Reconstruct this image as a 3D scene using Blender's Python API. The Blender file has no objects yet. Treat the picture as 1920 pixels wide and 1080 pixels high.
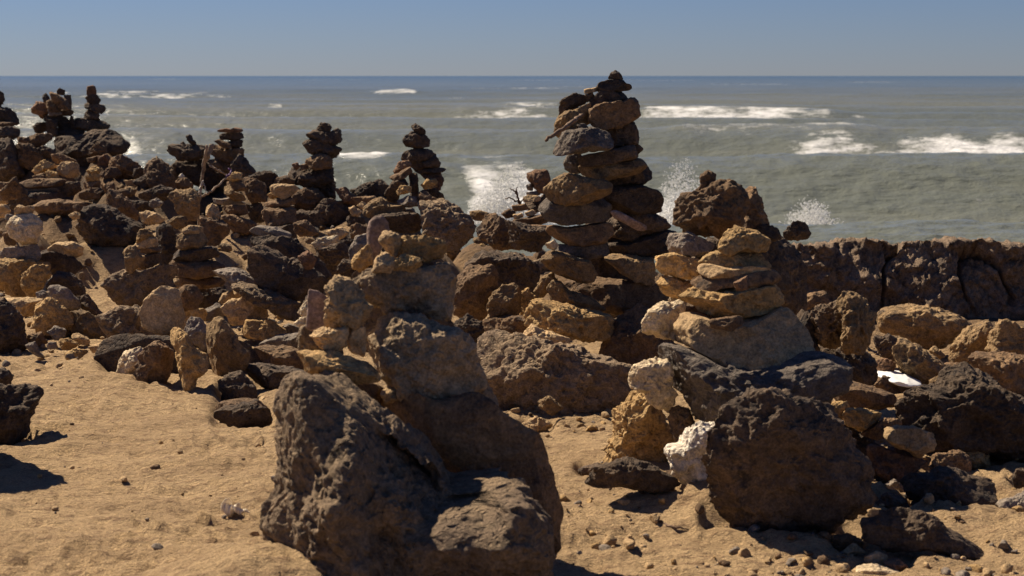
import bpy, math, random
import numpy as np
from mathutils import Vector

# ------------------------------------------------------------------ camera, sky, sun
SC = bpy.context.scene
F = 3045.0; CAMZ = 1.5; SEA = -2.0
PITCH = math.atan(398.0 / F)
cam_d = bpy.data.cameras.new("camera"); cam = bpy.data.objects.new("camera", cam_d)
SC.collection.objects.link(cam); SC.camera = cam
cam.location = (0, 0, CAMZ); cam.rotation_euler = (math.radians(90) - PITCH, 0, 0)
cam_d.sensor_width = 36; cam_d.lens = F / 1920 * 36
cam_d.clip_start = 0.05; cam_d.clip_end = 60000
cam_d.dof.use_dof = True; cam_d.dof.focus_distance = 8.0; cam_d.dof.aperture_fstop = 5.6
SUN_AZ = 50.0      # degrees to the left of the view direction (+Y)
SUN_EL = 47.0
W = bpy.data.worlds.new("World"); SC.world = W; W.use_nodes = True
nt = W.node_tree; bg = nt.nodes["Background"]
sky = nt.nodes.new("ShaderNodeTexSky"); sky.sky_type = 'NISHITA'; sky.sun_disc = False
sky.sun_elevation = math.radians(SUN_EL); sky.sun_rotation = math.radians(-SUN_AZ)
sky.altitude = 0; sky.air_density = 1.0; sky.dust_density = 0.0; sky.ozone_density = 2.0
tint = nt.nodes.new("ShaderNodeMix"); tint.data_type = 'RGBA'; tint.blend_type = 'MULTIPLY'
tint.inputs[0].default_value = 1.0
tint.inputs[7].default_value = (0.36, 0.445, 0.74, 1)
nt.links.new(sky.outputs[0], tint.inputs[6]); nt.links.new(tint.outputs[2], bg.inputs[0])
bg.inputs[1].default_value = 0.050
sl = bpy.data.lights.new("sun", 'SUN'); sun = bpy.data.objects.new("sun", sl)
SC.collection.objects.link(sun)
sl.energy = 5.0; sl.angle = math.radians(0.5); sl.color = (1.0, 0.87, 0.69)
a, e = math.radians(SUN_AZ), math.radians(SUN_EL)
sdir = Vector((-math.sin(a) * math.cos(e), math.cos(a) * math.cos(e), math.sin(e)))
sun.rotation_euler = sdir.to_track_quat('Z', 'Y').to_euler(); sun.location = sdir * 30
SC.view_settings.view_transform = 'Standard'; SC.view_settings.look = 'None'
SC.view_settings.exposure = 0.72; SC.view_settings.gamma = 1.0

# ------------------------------------------------------------------ helpers
CP, SP = math.cos(PITCH), math.sin(PITCH)
def at(u, v, Y):
    """world point seen at photo pixel (u, v) standing Y metres ahead of the camera"""
    cx, cy = (u - 960) / F, -(v - 540) / F
    dy = CP + cy * SP; dz = -SP + cy * CP
    k = Y / dy
    return np.array((cx * k, Y, CAMZ + dz * k))

def _hash(ix, iy, iz, seed):
    h = (ix * 374761393 + iy * 668265263 + iz * 2147483647 + seed * 974634777) & 0xffffffff
    h = ((h ^ (h >> 13)) * 1274126177) & 0xffffffff
    h = ((h ^ (h >> 16)) * 2246822519) & 0xffffffff
    return h ^ (h >> 15)
_G = np.random.RandomState(5).normal(size=(256, 3)); _G /= np.linalg.norm(_G, axis=1)[:, None]
def pn(p, seed=0):
    """gradient noise, about -0.6..0.6"""
    i = np.floor(p).astype(np.int64); f = p - i
    w = f * f * f * (f * (f * 6 - 15) + 10)
    out = np.zeros(len(p))
    for dx in (0, 1):
        for dy in (0, 1):
            for dz in (0, 1):
                g = _G[_hash(i[:, 0] + dx, i[:, 1] + dy, i[:, 2] + dz, seed) & 255]
                d = g[:, 0] * (f[:, 0] - dx) + g[:, 1] * (f[:, 1] - dy) + g[:, 2] * (f[:, 2] - dz)
                k = (w[:, 0] if dx else 1 - w[:, 0]) * (w[:, 1] if dy else 1 - w[:, 1]) * (w[:, 2] if dz else 1 - w[:, 2])
                out += k * d
    return out * 1.6
def fbm(p, oct=4, seed=0, gain=0.5):
    s = np.zeros(len(p)); a = 1.0
    for o in range(oct):
        s += a * pn(p * (2.03 ** o) + 7.3 * o, seed + o); a *= gain
    return s
def ridged(p, oct=3, seed=0):
    s = np.zeros(len(p)); a = 1.0
    for o in range(oct):
        s += a * (1 - 2.2 * np.abs(pn(p * (2.1 ** o) + 3.1 * o, seed + o))); a *= 0.5
    return s

def mesh_np(name, V, Fc, mat, smooth=True, attrs=None):
    """Fc: (n,3) or (n,4) int array"""
    me = bpy.data.meshes.new(name); n = len(Fc); k = Fc.shape[1]
    me.vertices.add(len(V)); me.vertices.foreach_set("co", V.astype(np.float32).ravel())
    me.loops.add(n * k); me.loops.foreach_set("vertex_index", Fc.astype(np.int32).ravel())
    me.polygons.add(n); me.polygons.foreach_set("loop_start", (np.arange(n) * k).astype(np.int32))
    me.polygons.foreach_set("loop_total", np.full(n, k, dtype=np.int32))
    me.polygons.foreach_set("use_smooth", np.full(n, smooth))
    for an, av in (attrs or {}).items():
        at_ = me.attributes.new(an, 'FLOAT', 'POINT'); at_.data.foreach_set("value", av.astype(np.float32))
    me.update(calc_edges=True); me.validate()
    if mat: me.materials.append(mat)
    return me
def link(name, me, loc=(0, 0, 0), parent=None):
    o = bpy.data.objects.new(name, me); o.location = loc
    SC.collection.objects.link(o)
    if parent: o.parent = parent
    return o
def tag(o, label=None, cat=None, group=None, kind=None):
    if label: o["label"] = label
    if cat: o["category"] = cat
    if group: o["group"] = group
    if kind: o["kind"] = kind
    return o

_ico = {}
def ico(level):
    if level in _ico: return _ico[level]
    t = (1 + 5 ** 0.5) / 2
    V = [(-1, t, 0), (1, t, 0), (-1, -t, 0), (1, -t, 0), (0, -1, t), (0, 1, t), (0, -1, -t), (0, 1, -t),
         (t, 0, -1), (t, 0, 1), (-t, 0, -1), (-t, 0, 1)]
    V = np.array(V, float); V /= np.linalg.norm(V, axis=1)[:, None]
    T = np.array([(0, 11, 5), (0, 5, 1), (0, 1, 7), (0, 7, 10), (0, 10, 11), (1, 5, 9), (5, 11, 4), (11, 10, 2), (10, 7, 6),
         (7, 1, 8), (3, 9, 4), (3, 4, 2), (3, 2, 6), (3, 6, 8), (3, 8, 9), (4, 9, 5), (2, 4, 11), (6, 2, 10), (8, 6, 7), (9, 8, 1)])
    for _ in range(level):
        E = np.concatenate([T[:, [0, 1]], T[:, [1, 2]], T[:, [2, 0]]]); E.sort(axis=1)
        U, inv = np.unique(E, axis=0, return_inverse=True); inv = inv.ravel()
        M = V[U[:, 0]] + V[U[:, 1]]; M /= np.linalg.norm(M, axis=1)[:, None]
        n = len(V); V = np.vstack([V, M]); m = len(T)
        ab, bc, ca = inv[:m] + n, inv[m:2 * m] + n, inv[2 * m:] + n
        T = np.concatenate([np.stack([T[:, 0], ab, ca], 1), np.stack([T[:, 1], bc, ab], 1),
                            np.stack([T[:, 2], ca, bc], 1), np.stack([ab, bc, ca], 1)])
    _ico[level] = (V, T); return _ico[level]

# ------------------------------------------------------------------ materials
def new_mat(name):
    m = bpy.data.materials.new(name); m.use_nodes = True
    return m, m.node_tree, m.node_tree.nodes["Principled BSDF"]
def N(nt, t, **kw):
    n = nt.nodes.new(t)
    for k, v in kw.items():
        if k.startswith("i_"): n.inputs[int(k[2:])].default_value = v
        else: setattr(n, k, v)
    return n
def mixc(nt, fac, a, b, blend='MIX'):
    m = N(nt, "ShaderNodeMix", data_type='RGBA', blend_type=blend)
    for sock, val in ((m.inputs[0], fac), (m.inputs[6], a), (m.inputs[7], b)):
        if hasattr(val, "links"): nt.links.new(val, sock)
        elif isinstance(val, tuple): sock.default_value = val if len(val) == 4 else (*val, 1)
        else: sock.default_value = val
    return m.outputs[2]
def ramp(nt, src, lo, hi, a=0.0, b=1.0):
    r = N(nt, "ShaderNodeMapRange"); r.inputs[1].default_value = lo; r.inputs[2].default_value = hi
    r.inputs[3].default_value = a; r.inputs[4].default_value = b; nt.links.new(src, r.inputs[0]); return r.outputs[0]
def noise(nt, vec, scale, detail=4, rough=0.55):
    n = N(nt, "ShaderNodeTexNoise"); n.inputs["Scale"].default_value = scale
    n.inputs["Detail"].default_value = detail; n.inputs["Roughness"].default_value = rough
    nt.links.new(vec, n.inputs["Vector"]); return n.outputs[0]
def math_(nt, op, a, b=None):
    m = N(nt, "ShaderNodeMath", operation=op)
    for s, v in ((m.inputs[0], a), (m.inputs[1], b)):
        if v is None: continue
        if hasattr(v, "links"): nt.links.new(v, s)
        else: s.default_value = v
    return m.outputs[0]

def rock_mat(name, c1, c2, crust, crust_amt, pit, bump=1.0, rough=0.9):
    """c1/c2 the two stone colours, crust the weathered skin, pit 0..1 how pitted"""
    m, nt, b = new_mat(name); L = nt.links.new
    tc = N(nt, "ShaderNodeTexCoord"); oi = N(nt, "ShaderNodeObjectInfo")
    off = N(nt, "ShaderNodeVectorMath", operation='SCALE'); off.inputs[3].default_value = 37.0
    cmb = N(nt, "ShaderNodeCombineXYZ")
    for i in range(3): L(oi.outputs["Random"], cmb.inputs[i])
    L(cmb.outputs[0], off.inputs[0])
    add = N(nt, "ShaderNodeVectorMath", operation='ADD'); L(tc.outputs["Object"], add.inputs[0]); L(off.outputs[0], add.inputs[1])
    v = add.outputs[0]
    n1 = noise(nt, v, 5.0, 5, 0.6)
    n2 = noise(nt, v, 28.0, 6, 0.65)
    n3 = noise(nt, v, 110.0, 4, 0.7)
    nc = noise(nt, v, 9.0, 6, 0.7)
    vo = N(nt, "ShaderNodeTexVoronoi"); vo.inputs["Scale"].default_value = 42.0
    dv = N(nt, "ShaderNodeVectorMath", operation='ADD'); L(v, dv.inputs[0])
    nn = N(nt, "ShaderNodeTexNoise"); nn.inputs["Scale"].default_value = 20; L(v, nn.inputs["Vector"])
    sc = N(nt, "ShaderNodeVectorMath", operation='SCALE'); sc.inputs[3].default_value = 0.05; L(nn.outputs[1], sc.inputs[0])
    L(sc.outputs[0], dv.inputs[1]); L(dv.outputs[0], vo.inputs["Vector"])
    col = mixc(nt, ramp(nt, n1, 0.38, 0.62), c1, c2)
    col = mixc(nt, ramp(nt, nc, 0.62 - 0.25 * crust_amt, 0.70 - 0.25 * crust_amt), col, crust)
    speck = ramp(nt, n3, 0.3, 0.7, 0.55, 1.45)
    med = ramp(nt, n2, 0.3, 0.7, 0.6, 1.35)
    val = math_(nt, 'MULTIPLY', speck, med)
    rnd = ramp(nt, oi.outputs["Random"], 0, 1, 0.8, 1.2)
    val = math_(nt, 'MULTIPLY', val, rnd)
    vm = N(nt, "ShaderNodeVectorMath", operation='SCALE'); L(col, vm.inputs[0]); L(val, vm.inputs[3])
    L(vm.outputs[0], b.inputs["Base Color"])
    b.inputs["Roughness"].default_value = rough
    b.inputs["Specular IOR Level"].default_value = 0.25
    # bump: grain + pits
    pits = ramp(nt, vo.outputs["Distance"], 0.12, 0.42, 0.0, 1.0)
    pm = ramp(nt, noise(nt, v, 11.0, 2), 0.42, 0.58, 0.0, 1.0)
    pits2 = mixc(nt, pm, (1, 1, 1), pits)
    h = math_(nt, 'ADD', math_(nt, 'MULTIPLY', n2, 1.6), math_(nt, 'MULTIPLY', n3, 0.6))
    h = math_(nt, 'ADD', h, math_(nt, 'MULTIPLY', pits2, 0.9 * pit))
    bp = N(nt, "ShaderNodeBump"); bp.inputs["Strength"].default_value = 1.0
    bp.inputs["Distance"].default_value = 0.0085 * bump
    L(h, bp.inputs["Height"]); L(bp.outputs[0], b.inputs["Normal"])
    return m
K = {
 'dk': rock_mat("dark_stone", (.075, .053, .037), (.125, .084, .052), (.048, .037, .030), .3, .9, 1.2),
 'br': rock_mat("brown_stone", (.135, .082, .045), (.200, .122, .062), (.072, .050, .036), .2, .5),
 'oc': rock_mat("ochre_stone", (.370, .225, .090), (.450, .290, .125), (.150, .095, .052), .1, .9),
 'ob': rock_mat("weathered_brown_stone", (.205, .130, .064), (.275, .178, .085), (.095, .065, .040), .15, .8),
 'tb': rock_mat("buff_stone", (.240, .170, .100), (.310, .220, .130), (.100, .072, .050), .2, .6, 1.1),
 'dg': rock_mat("dark_grey_stone", (.105, .084, .066), (.150, .118, .090), (.060, .050, .042), .2, .6, 1.1),
 'tn': rock_mat("tan_stone", (.390, .258, .132), (.460, .312, .160), (.180, .122, .072), .0, .35, .8),
 'pl': rock_mat("pale_stone", (.540, .410, .255), (.600, .470, .300), (.300, .220, .140), .0, .6, .9),
 'gy': rock_mat("grey_stone", (.190, .152, .118), (.245, .195, .148), (.100, .080, .068), .1, .3, .7),
 'rd': rock_mat("rust_stone", (.150, .080, .045), (.210, .120, .066), (.066, .044, .034), .2, .6),
 'wh': rock_mat("white_coral", (.740, .650, .520), (.640, .530, .380), (.330, .260, .180), .0, 1.0, 1.2),
 'pk': rock_mat("pink_slab_stone", (.270, .185, .145), (.240, .165, .125), (.160, .115, .085), .0, .1, .5),
 'cr': rock_mat("crusted_stone", (.175, .120, .076), (.245, .168, .098), (.215, .150, .090), .45, 1.0, 1.5),
}
COL = {'ob': "ochre brown", 'tb': "buff brown", 'dg': "dark grey", 'dk': "dark", 'br': "brown", 'oc': "ochre", 'tn': "tan", 'pl': "pale cream", 'gy': "grey", 'rd': "rust brown",
       'wh': "white", 'pk': "pinkish", 'cr': "mottled"}

# ------------------------------------------------------------------ rocks
CROP = {'P': (0, 0, 1), 'A': (0, 130, 4), 'B': (0, 340, 4), 'C': (0, 560, 24 / 7), 'D': (300, 200, 4), 'E': (380, 400, 4),
        'F': (640, 200, 4), 'G': (500, 400, 4), 'H': (480, 640, 2.455), 'I': (980, 120, 3.856), 'J': (980, 320, 3.375),
        'K': (1160, 300, 2.7), 'L': (1100, 600, 2.25), 'M': (1480, 420, 3), 'N': (1480, 680, 2.7)}
def smoothstep(x, a, b):
    t = np.clip((x - a) / (b - a), 0, 1); return t * t * (3 - 2 * t)

def radial(P, n=360):
    """star radius of polygon P (k,2) about the origin"""
    th = np.arange(n) * 2 * np.pi / n
    D = np.stack([np.cos(th), np.sin(th)], 1); r = np.zeros(n)
    for i in range(len(P)):
        a, b = P[i], P[(i + 1) % len(P)]; e = b - a
        den = D[:, 0] * e[1] - D[:, 1] * e[0]
        den = np.where(np.abs(den) < 1e-12, 1e-12, den)
        t = (a[0] * e[1] - a[1] * e[0]) / den
        s = (a[0] * D[:, 1] - a[1] * D[:, 0]) / den
        ok = (t > 0) & (s >= -1e-6) & (s <= 1 + 1e-6)
        r = np.where(ok & (t > r), t, r)
    r = np.where(r <= 0, np.median(r[r > 0]), r)
    k = np.exp(-0.5 * (np.arange(-9, 10) / 3.0) ** 2); k /= k.sum()
    return np.convolve(np.concatenate([r[-9:], r, r[:9]]), k, 'valid')

def rock_mesh(P, half, seed, mat, level, rough=1.0, pit=0.0, p=2.6, facets=7, name="stone", dents=(), cut_=(.62, .88)):
    """P: outline (x,z) about its centre, metres. half: half thickness in y. A solid, closed rock."""
    rs = np.random.RandomState(seed)
    V, T = ico(level)
    R = radial(P); w = P[:, 0].max() - P[:, 0].min(); h = P[:, 1].max() - P[:, 1].min()
    size = math.sqrt(w * h)
    th = np.mod(np.arctan2(V[:, 2], V[:, 0]), 2 * np.pi) / (2 * np.pi) * 360
    i0 = np.floor(th).astype(int) % 360; fr = th - np.floor(th)
    r = R[i0] * (1 - fr) + R[(i0 + 1) % 360] * fr
    rho = np.sqrt(V[:, 0] ** 2 + V[:, 2] ** 2); s = V[:, 1]
    nrm = (rho ** p + np.abs(s) ** p) ** (1 / p)
    A, B = rho / nrm, s / nrm
    c, sn = V[:, 0] / np.maximum(rho, 1e-9), V[:, 2] / np.maximum(rho, 1e-9)
    # away from its mid plane the outline relaxes and shifts, so the body is not an extrusion
    Rm = R.mean() * (0.75 + 0.25 * np.minimum(w, h) / max(w, h))
    X = np.stack([r * A * c, half * B, r * A * sn], 1)
    sh = rs.uniform(-.16, .16, 2) * size
    X[:, 0] += sh[0] * B; X[:, 2] += sh[1] * B * 0.6 * min(1, h / w)
    q = X / size
    X[:, 1] *= 1 + 0.35 * pn(q * 1.7 + seed, seed)
    # broken faces
    for k in range(facets):
        n = rs.normal(size=3); n[1] = (-1 if k % 4 else 1) * (abs(n[1]) + 0.55); n[2] *= .7
        n[0] /= (0.4 + 0.6 * w / size); n[2] /= (0.4 + 0.6 * h / size)
        n /= np.linalg.norm(n)
        d = X @ n; hmax = d.max(); cut = hmax * rs.uniform(*cut_)
        X -= np.outer(np.maximum(0, d - cut), n) * 0.9
    for ax, k in ((0, 0), (2, 1)):     # keep the traced extent after the breaks
        lo, hi = X[:, ax].min(), X[:, ax].max(); tl, th2 = P[:, k].min(), P[:, k].max()
        X[:, ax] = tl + (X[:, ax] - lo) / (hi - lo) * (th2 - tl)
    for dx, dz, ra, rb, an, dep in dents:     # hollows (+) and bulges (-) of the near side
        ca, sa = math.cos(an), math.sin(an); ex = X[:, 0] - dx; ez = X[:, 2] - dz
        g_ = np.exp(-(((ex * ca + ez * sa) / ra) ** 2 + ((-ex * sa + ez * ca) / rb) ** 2) ** 1.3)
        X[:, 1] += dep * g_ * smoothstep(-X[:, 1], -.1 * half, .35 * half)
    # lumps, ridges and grain
    D = X / np.maximum(np.linalg.norm(X, axis=1), 1e-9)[:, None]
    th_ = min(w, h, 2 * half)
    disp = 0.075 * th_ * fbm(X / size * 2.4 + seed, 3, seed)
    disp += min(.045 * th_, .011) * rough * (ridged(X / size * 4.5 + seed, 3, seed + 9) - 0.9)
    fs = 1 / 0.035
    disp += min(0.006, 0.03 * th_) * rough * fbm(X * fs + seed, 3, seed + 20, 0.6)
    if pit > 0:
        pp = pn(X * 34.0 + seed, seed + 31); disp -= min(0.008, 0.06 * th_) * pit * smoothstep(pp, 0.08, 0.34)
        pp = pn(X * 15.0 + seed, seed + 41); disp -= min(0.013, 0.08 * th_) * pit * smoothstep(pp, 0.12, 0.34)
    X += D * disp[:, None]
    return mesh_np(name, X, T, K[mat] if isinstance(mat, str) else mat)

ROCKS = []
def R(crop, g, Y, kind, pts, name=None, label=None, t=1.0, p=2.6, rough=1.0, facets=7, ground=None, dy=0.0, dents=(), cut=(.62, .88)):
    ox, oy, s = CROP[crop]
    uv = np.array([[float(c) for c in q.split(',')] for q in pts.split()])
    uv = uv / s + np.array([ox, oy])
    ROCKS.append(dict(g=g, Y=Y + dy, kind=kind, uv=uv, name=name, label=label, t=t, p=p, rough=rough, facets=facets, ground=ground, cut=cut, dents=[(u / s + ox, v / s + oy, a / s, b / s, an, d) for u, v, a, b, an, d in dents]))
# ------------------------------------------------------------------ groups: phrase, where, ordering
GR = {
 'edge': ("stones of the far pile cut by the left edge", "of the skyline pile cut by the left edge", 'top'),
 'spike': ("stones of the jagged skyline cairn far left", "of the wide jagged far left skyline cairn", 'top'),
 'slim': ("stones of the slender skyline cairn far left", "of the slender far left skyline cairn", 'top'),
 'farheap': ("rocks of the heap under the far left cairns", "in the heap under the far left cairns", 'left'),
 'lowflat': ("stones of the squat slab pile at far left", "of the squat pile below the far left heap", 'top'),
 'tiny': ("stones of the thin ochre cairn in the far left rubble", "of the thin ochre cairn at far left", 'top'),
 'rub1': ("rocks strewn between the far left heap and the stick", "between the far left heap and forked stick", 'left'),
 'leftfar': ("stones at the left edge behind the pale round stone", "at the left edge above the pale ball", 'top'),
 'mid1': ("rocks around the big tilted dark boulder on the left", "around the tilted dark boulder at mid left", 'left'),
 'round': ("stones of the left cairn with the pale round stone", "of the leftmost cairn with the pale ball", 'top'),
 'leftlow': ("stones below the pale round stone cairn", "at the foot of the leftmost cairn", 'left'),
 'pyr': ("stones of the small pyramid on the left slope", "of the low pyramid beside the leftmost cairn", 'top'),
 'little': ("stones of the little ochre topped cairn", "of the little ochre topped left cairn", 'top'),
 'disc': ("stones of the cairn of discs at left centre", "of the disc cairn left of centre", 'top'),
 'clus': ("stones leaning together on the sand at left", "in the leaning cluster on the left sand", 'left'),
 'behind': ("stones stacked behind the leaning cluster", "of the stack just right of the leaning cluster", 'top'),
 'scree': ("small stones scattered on the sand at left", "on the sand left of the leaning cluster", 'left'),
 'bench': ("stones of the bench shaped pile by the stick", "of the bench shaped pile by the stick", 'top'),
 'cap': ("stones of the capped skyline cairn by the stick", "of the capped skyline cairn by the stick", 'top'),
 'yel': ("stones of the yellowish cairn below the capped one", "of the yellowish cairn under the capped one", 'top'),
 'bal': ("stones of the cairn with a flat tan top", "of the cairn with a flat tan top", 'top'),
 'cen': ("stones of the top heavy skyline cairn", "of the top heavy dark skyline cairn", 'top'),
 'crest': ("rocks along the crest by the surf", "on the crest beside the top heavy cairn", 'left'),
 'pine': ("stones of the pine shaped dark cairn", "of the pine shaped dark skyline cairn", 'top'),
 'pinefoot': ("rocks below the pine shaped cairn", "below the pine shaped dark cairn", 'left'),
 'twig': ("stones of the small cairn with a twig", "of the small cairn holding a bare twig", 'top'),
 'slabs': ("long dark slabs left of the front cairn", "behind the front cairn on its left", 'left'),
 'tallL': ("stones of the left stack of the tallest cairn", "in the tallest cairn's left stack", 'top'),
 'tallR': ("stones of the right stack of the tallest cairn", "in the tallest cairn's right stack", 'top'),
 'tallfoot': ("rocks at the foot of the tallest cairn", "at the foot of the tallest cairn", 'left'),
 'front': ("stones of the big blurred front cairn", "of the big blurred front cairn", 'top'),
 'rback': ("stones of the round boulder stack behind the right cairn", "of the round boulder stack on the right skyline", 'top'),
 'rside': ("stones of the left side stack of the right cairn", "of the side stack beside the right cairn", 'top'),
 'right': ("stones of the right foreground cairn", "of the right foreground cairn", 'top'),
 'crag': ("stones of the craggy pile right of the right cairn", "of the craggy pile before the long ledge", 'top'),
 'wallfoot': ("rocks below the long rock ledge", "below the long rock ledge", 'left'),
 'step': ("stones stepped down beside the right cairn's boulder", "stepping down from the right cairn's boulder", 'top'),
 'rsand': ("rocks on the sand at the right edge", "on the sand at lower right", 'left'),
}
# ---- far left
R('A','edge',15.5,'dk','-40,160 20,165 40,205 20,255 0,280 -40,290 -80,230',ground=0)
R('A','edge',15.4,'dk','-60,290 60,288 110,320 138,400 100,415 40,405 -60,410')
R('A','edge',15.3,'br','-60,400 60,393 108,398 100,425 20,445 -60,440')
R('A','edge',15.2,'dk','-60,445 60,430 130,445 128,500 60,540 -60,535')
R('A','edge',15.0,'dk','-60,520 80,530 130,600 150,700 200,790 120,850 -60,840',p=3)
R('A','spike',16,'rd','232,315 270,245 330,250 360,290 365,350 330,370 280,335')
R('A','spike',16.1,'dk','313,205 345,180 375,210 375,262 330,250')
R('A','spike',15.9,'br','372,170 430,190 500,240 525,275 530,305 440,295 400,245')
R('A','spike',16.1,'dk','425,160 445,140 485,153 487,195 430,190')
R('A','spike',16.1,'dk','485,195 527,193 530,245 535,285 510,305 485,250')
R('A','spike',15.9,'br','340,240 400,225 440,270 455,315 385,325 350,290')
R('A','spike',16,'br','450,305 540,308 552,330 520,348 450,350')
R('A','spike',15.9,'gy','365,290 450,310 460,348 365,350')
R('A','spike',16,'dk','330,345 460,345 475,385 400,405 335,385')
R('A','spike',16,'dk','425,362 500,358 527,390 520,460 430,485')
R('A','spike',15.9,'dk','340,375 430,370 435,495 370,505 345,440')
R('A','spike',16,'dk','248,440 290,405 352,398 358,465 290,488')
R('A','spike',16,'dk','400,475 520,450 620,440 640,500 450,520')
R('A','slim',16,'rd','655,180 668,132 690,122 708,130 720,165 715,200 670,200',name='cap_stone')
R('A','slim',16,'dk','640,215 690,185 730,195 748,230 735,262 660,245')
R('A','slim',16,'dk','635,255 680,245 770,270 780,300 755,332 700,312 650,290')
R('A','slim',16,'dk','625,350 660,305 720,300 745,340 748,380 690,388 640,372')
R('A','slim',16,'dk','525,350 545,350 560,400 590,440 560,475 520,440')
R('A','slim',16,'dk','560,372 620,365 700,382 780,385 812,420 800,445 700,460 620,452 580,430')
R('A','farheap',15.7,'dk','385,530 450,500 600,500 700,455 820,450 900,490 970,560 950,610 900,640 780,645 700,630 600,670 420,650',name='boulder',label="largest dark boulder carrying the far left skyline cairns, its nose jutting right over the surf")
R('A','farheap',15.6,'dk','570,640 680,640 690,700 640,740 590,780 560,700')
R('A','farheap',15.8,'br','122,505 205,513 215,560 125,560')
R('A','farheap',15.3,'br','205,510 260,488 380,480 388,520 330,570 250,592 210,560')
R('A','farheap',15,'br','130,555 220,560 300,640 325,700 240,770 150,720')
R('A','farheap',15.1,'dk','280,595 320,570 400,600 420,670 320,670')
R('A','farheap',14.9,'br','660,640 700,570 735,538 800,590 800,645 730,665',name='boulder')
R('A','farheap',14.8,'br','650,670 725,650 730,690 690,703 655,692')
R('A','farheap',14.8,'rd','722,655 800,640 835,690 800,742 750,750 730,700')
R('A','farheap',14.6,'br','830,670 900,645 1000,700 1060,760 1050,810 900,840 820,770',name='boulder')
R('A','farheap',14.4,'br','745,800 800,745 880,730 905,790 830,825')
R('A','lowflat',14,'oc','245,760 330,678 400,700 432,732 360,750 300,805')
R('A','lowflat',14.2,'br','388,640 450,632 560,680 577,705 480,712 400,702')
R('A','lowflat',14,'tn','430,730 480,700 577,695 577,790 540,815 470,795 430,770')
R('A','lowflat',13.9,'oc','330,790 360,758 430,780 438,832 380,842')
R('A','lowflat',13.9,'br','245,800 330,778 350,832 280,842')
R('A','lowflat',13.8,'br','160,850 250,820 430,820 500,850 430,872 300,892 180,882')
R('A','lowflat',13.8,'gy','180,900 340,895 440,888 442,920 200,925')
R('A','lowflat',13.7,'dk','180,920 430,925 440,995 210,1010')
R('A','lowflat',13.8,'dk','450,900 520,850 590,840 605,910 520,955')
R('A','tiny',13.5,'oc','650,762 700,725 762,742 740,782 670,792')
R('A','tiny',13.5,'oc','640,798 690,780 752,790 740,842 650,838')
R('A','tiny',13.5,'br','628,852 680,835 752,840 740,902 650,912')
R('A','tiny',13.4,'br','595,925 680,890 772,900 765,965 640,980 590,960')
R('A','rub1',13.3,'br','758,865 840,850 865,900 785,935')
R('A','rub1',14,'cr','1100,710 1160,658 1210,690 1300,760 1315,860 1250,895 1180,885 1100,820 1090,760',name='boulder')
R('A','rub1',14.2,'dk','1000,745 1060,735 1100,770 1095,832 1000,812')
R('A','rub1',13.8,'tn','930,835 1020,825 1042,870 990,897')
R('A','rub1',13.3,'ob','910,912 970,880 1025,900 1000,952 930,952')
R('A','rub1',13.5,'dk','1000,845 1100,775 1190,800 1195,875 1060,895')
R('A','rub1',13,'dk','1040,930 1200,870 1305,900 1290,962 1200,995 1050,965')
R('D','rub1',13.5,'br','-90,440 -20,400 20,430 100,540 110,620 30,650 -60,600')
R('A','leftfar',12.5,'br','-30,850 70,848 65,915 -30,910')
R('A','leftfar',12,'br','55,880 95,840 120,812 148,830 150,870 132,960 60,985 0,965')
R('A','leftfar',12.3,'tn','-30,910 50,905 60,1005 -30,1010')
R('A','leftfar',12.6,'dk','60,940 170,860 195,940 210,1050 80,1050')
R('B','leftfar',11.6,'tn','-20,175 40,170 75,215 60,250 -20,275')
R('B','leftfar',11.4,'gy','38,262 70,245 108,265 100,300 55,305')
R('B','mid1',13.4,'br','250,190 300,150 440,138 560,155 680,160 702,190 600,262 400,265 300,232',name='log_shaped_rock',label="long low log-shaped brown rock lying across the upper left sand")
R('B','mid1',12.3,'br','795,190 820,110 850,62 880,100 910,108 960,150 1030,240 1020,292 960,312 870,262 808,220',name='boulder')
R('B','mid1',12.8,'dk','960,140 1100,150 1148,190 1120,218 1020,212')
R('B','mid1',11.8,'dk','588,260 650,190 700,168 820,220 950,290 1060,340 1045,420 1005,490 850,490 640,440 590,380',name='boulder',label="big tilted dark boulder at mid left with a ridge catching the sun")
R('B','mid1',11.6,'tn','515,255 560,228 603,240 592,280 550,288')
R('B','mid1',11.7,'br','548,178 590,175 605,232 560,238')
R('B','mid1',11.8,'tn','1040,245 1110,222 1180,240 1232,290 1180,322 1060,312')
R('B','mid1',12.4,'gy','1118,155 1170,128 1222,160 1200,202 1130,192')
R('B','mid1',11,'dk','1170,350 1250,328 1315,370 1335,450 1312,560 1280,660 1200,640 1165,450',name='boulder')
R('B','mid1',12,'ob','1250,120 1320,68 1430,72 1482,110 1505,200 1482,292 1400,295 1340,240 1330,170',name='boulder',label="rugged yellow and dark block standing beside the foot of the forked stick")
R('B','mid1',11.3,'ob','1268,305 1310,260 1402,258 1412,330 1340,362 1280,342')
R('B','mid1',11.2,'tn','1538,210 1590,168 1642,188 1662,262 1620,302 1548,252')
R('B','mid1',11.1,'br','1500,260 1620,300 1700,330 1722,400 1640,475 1560,485 1500,380')
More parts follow.
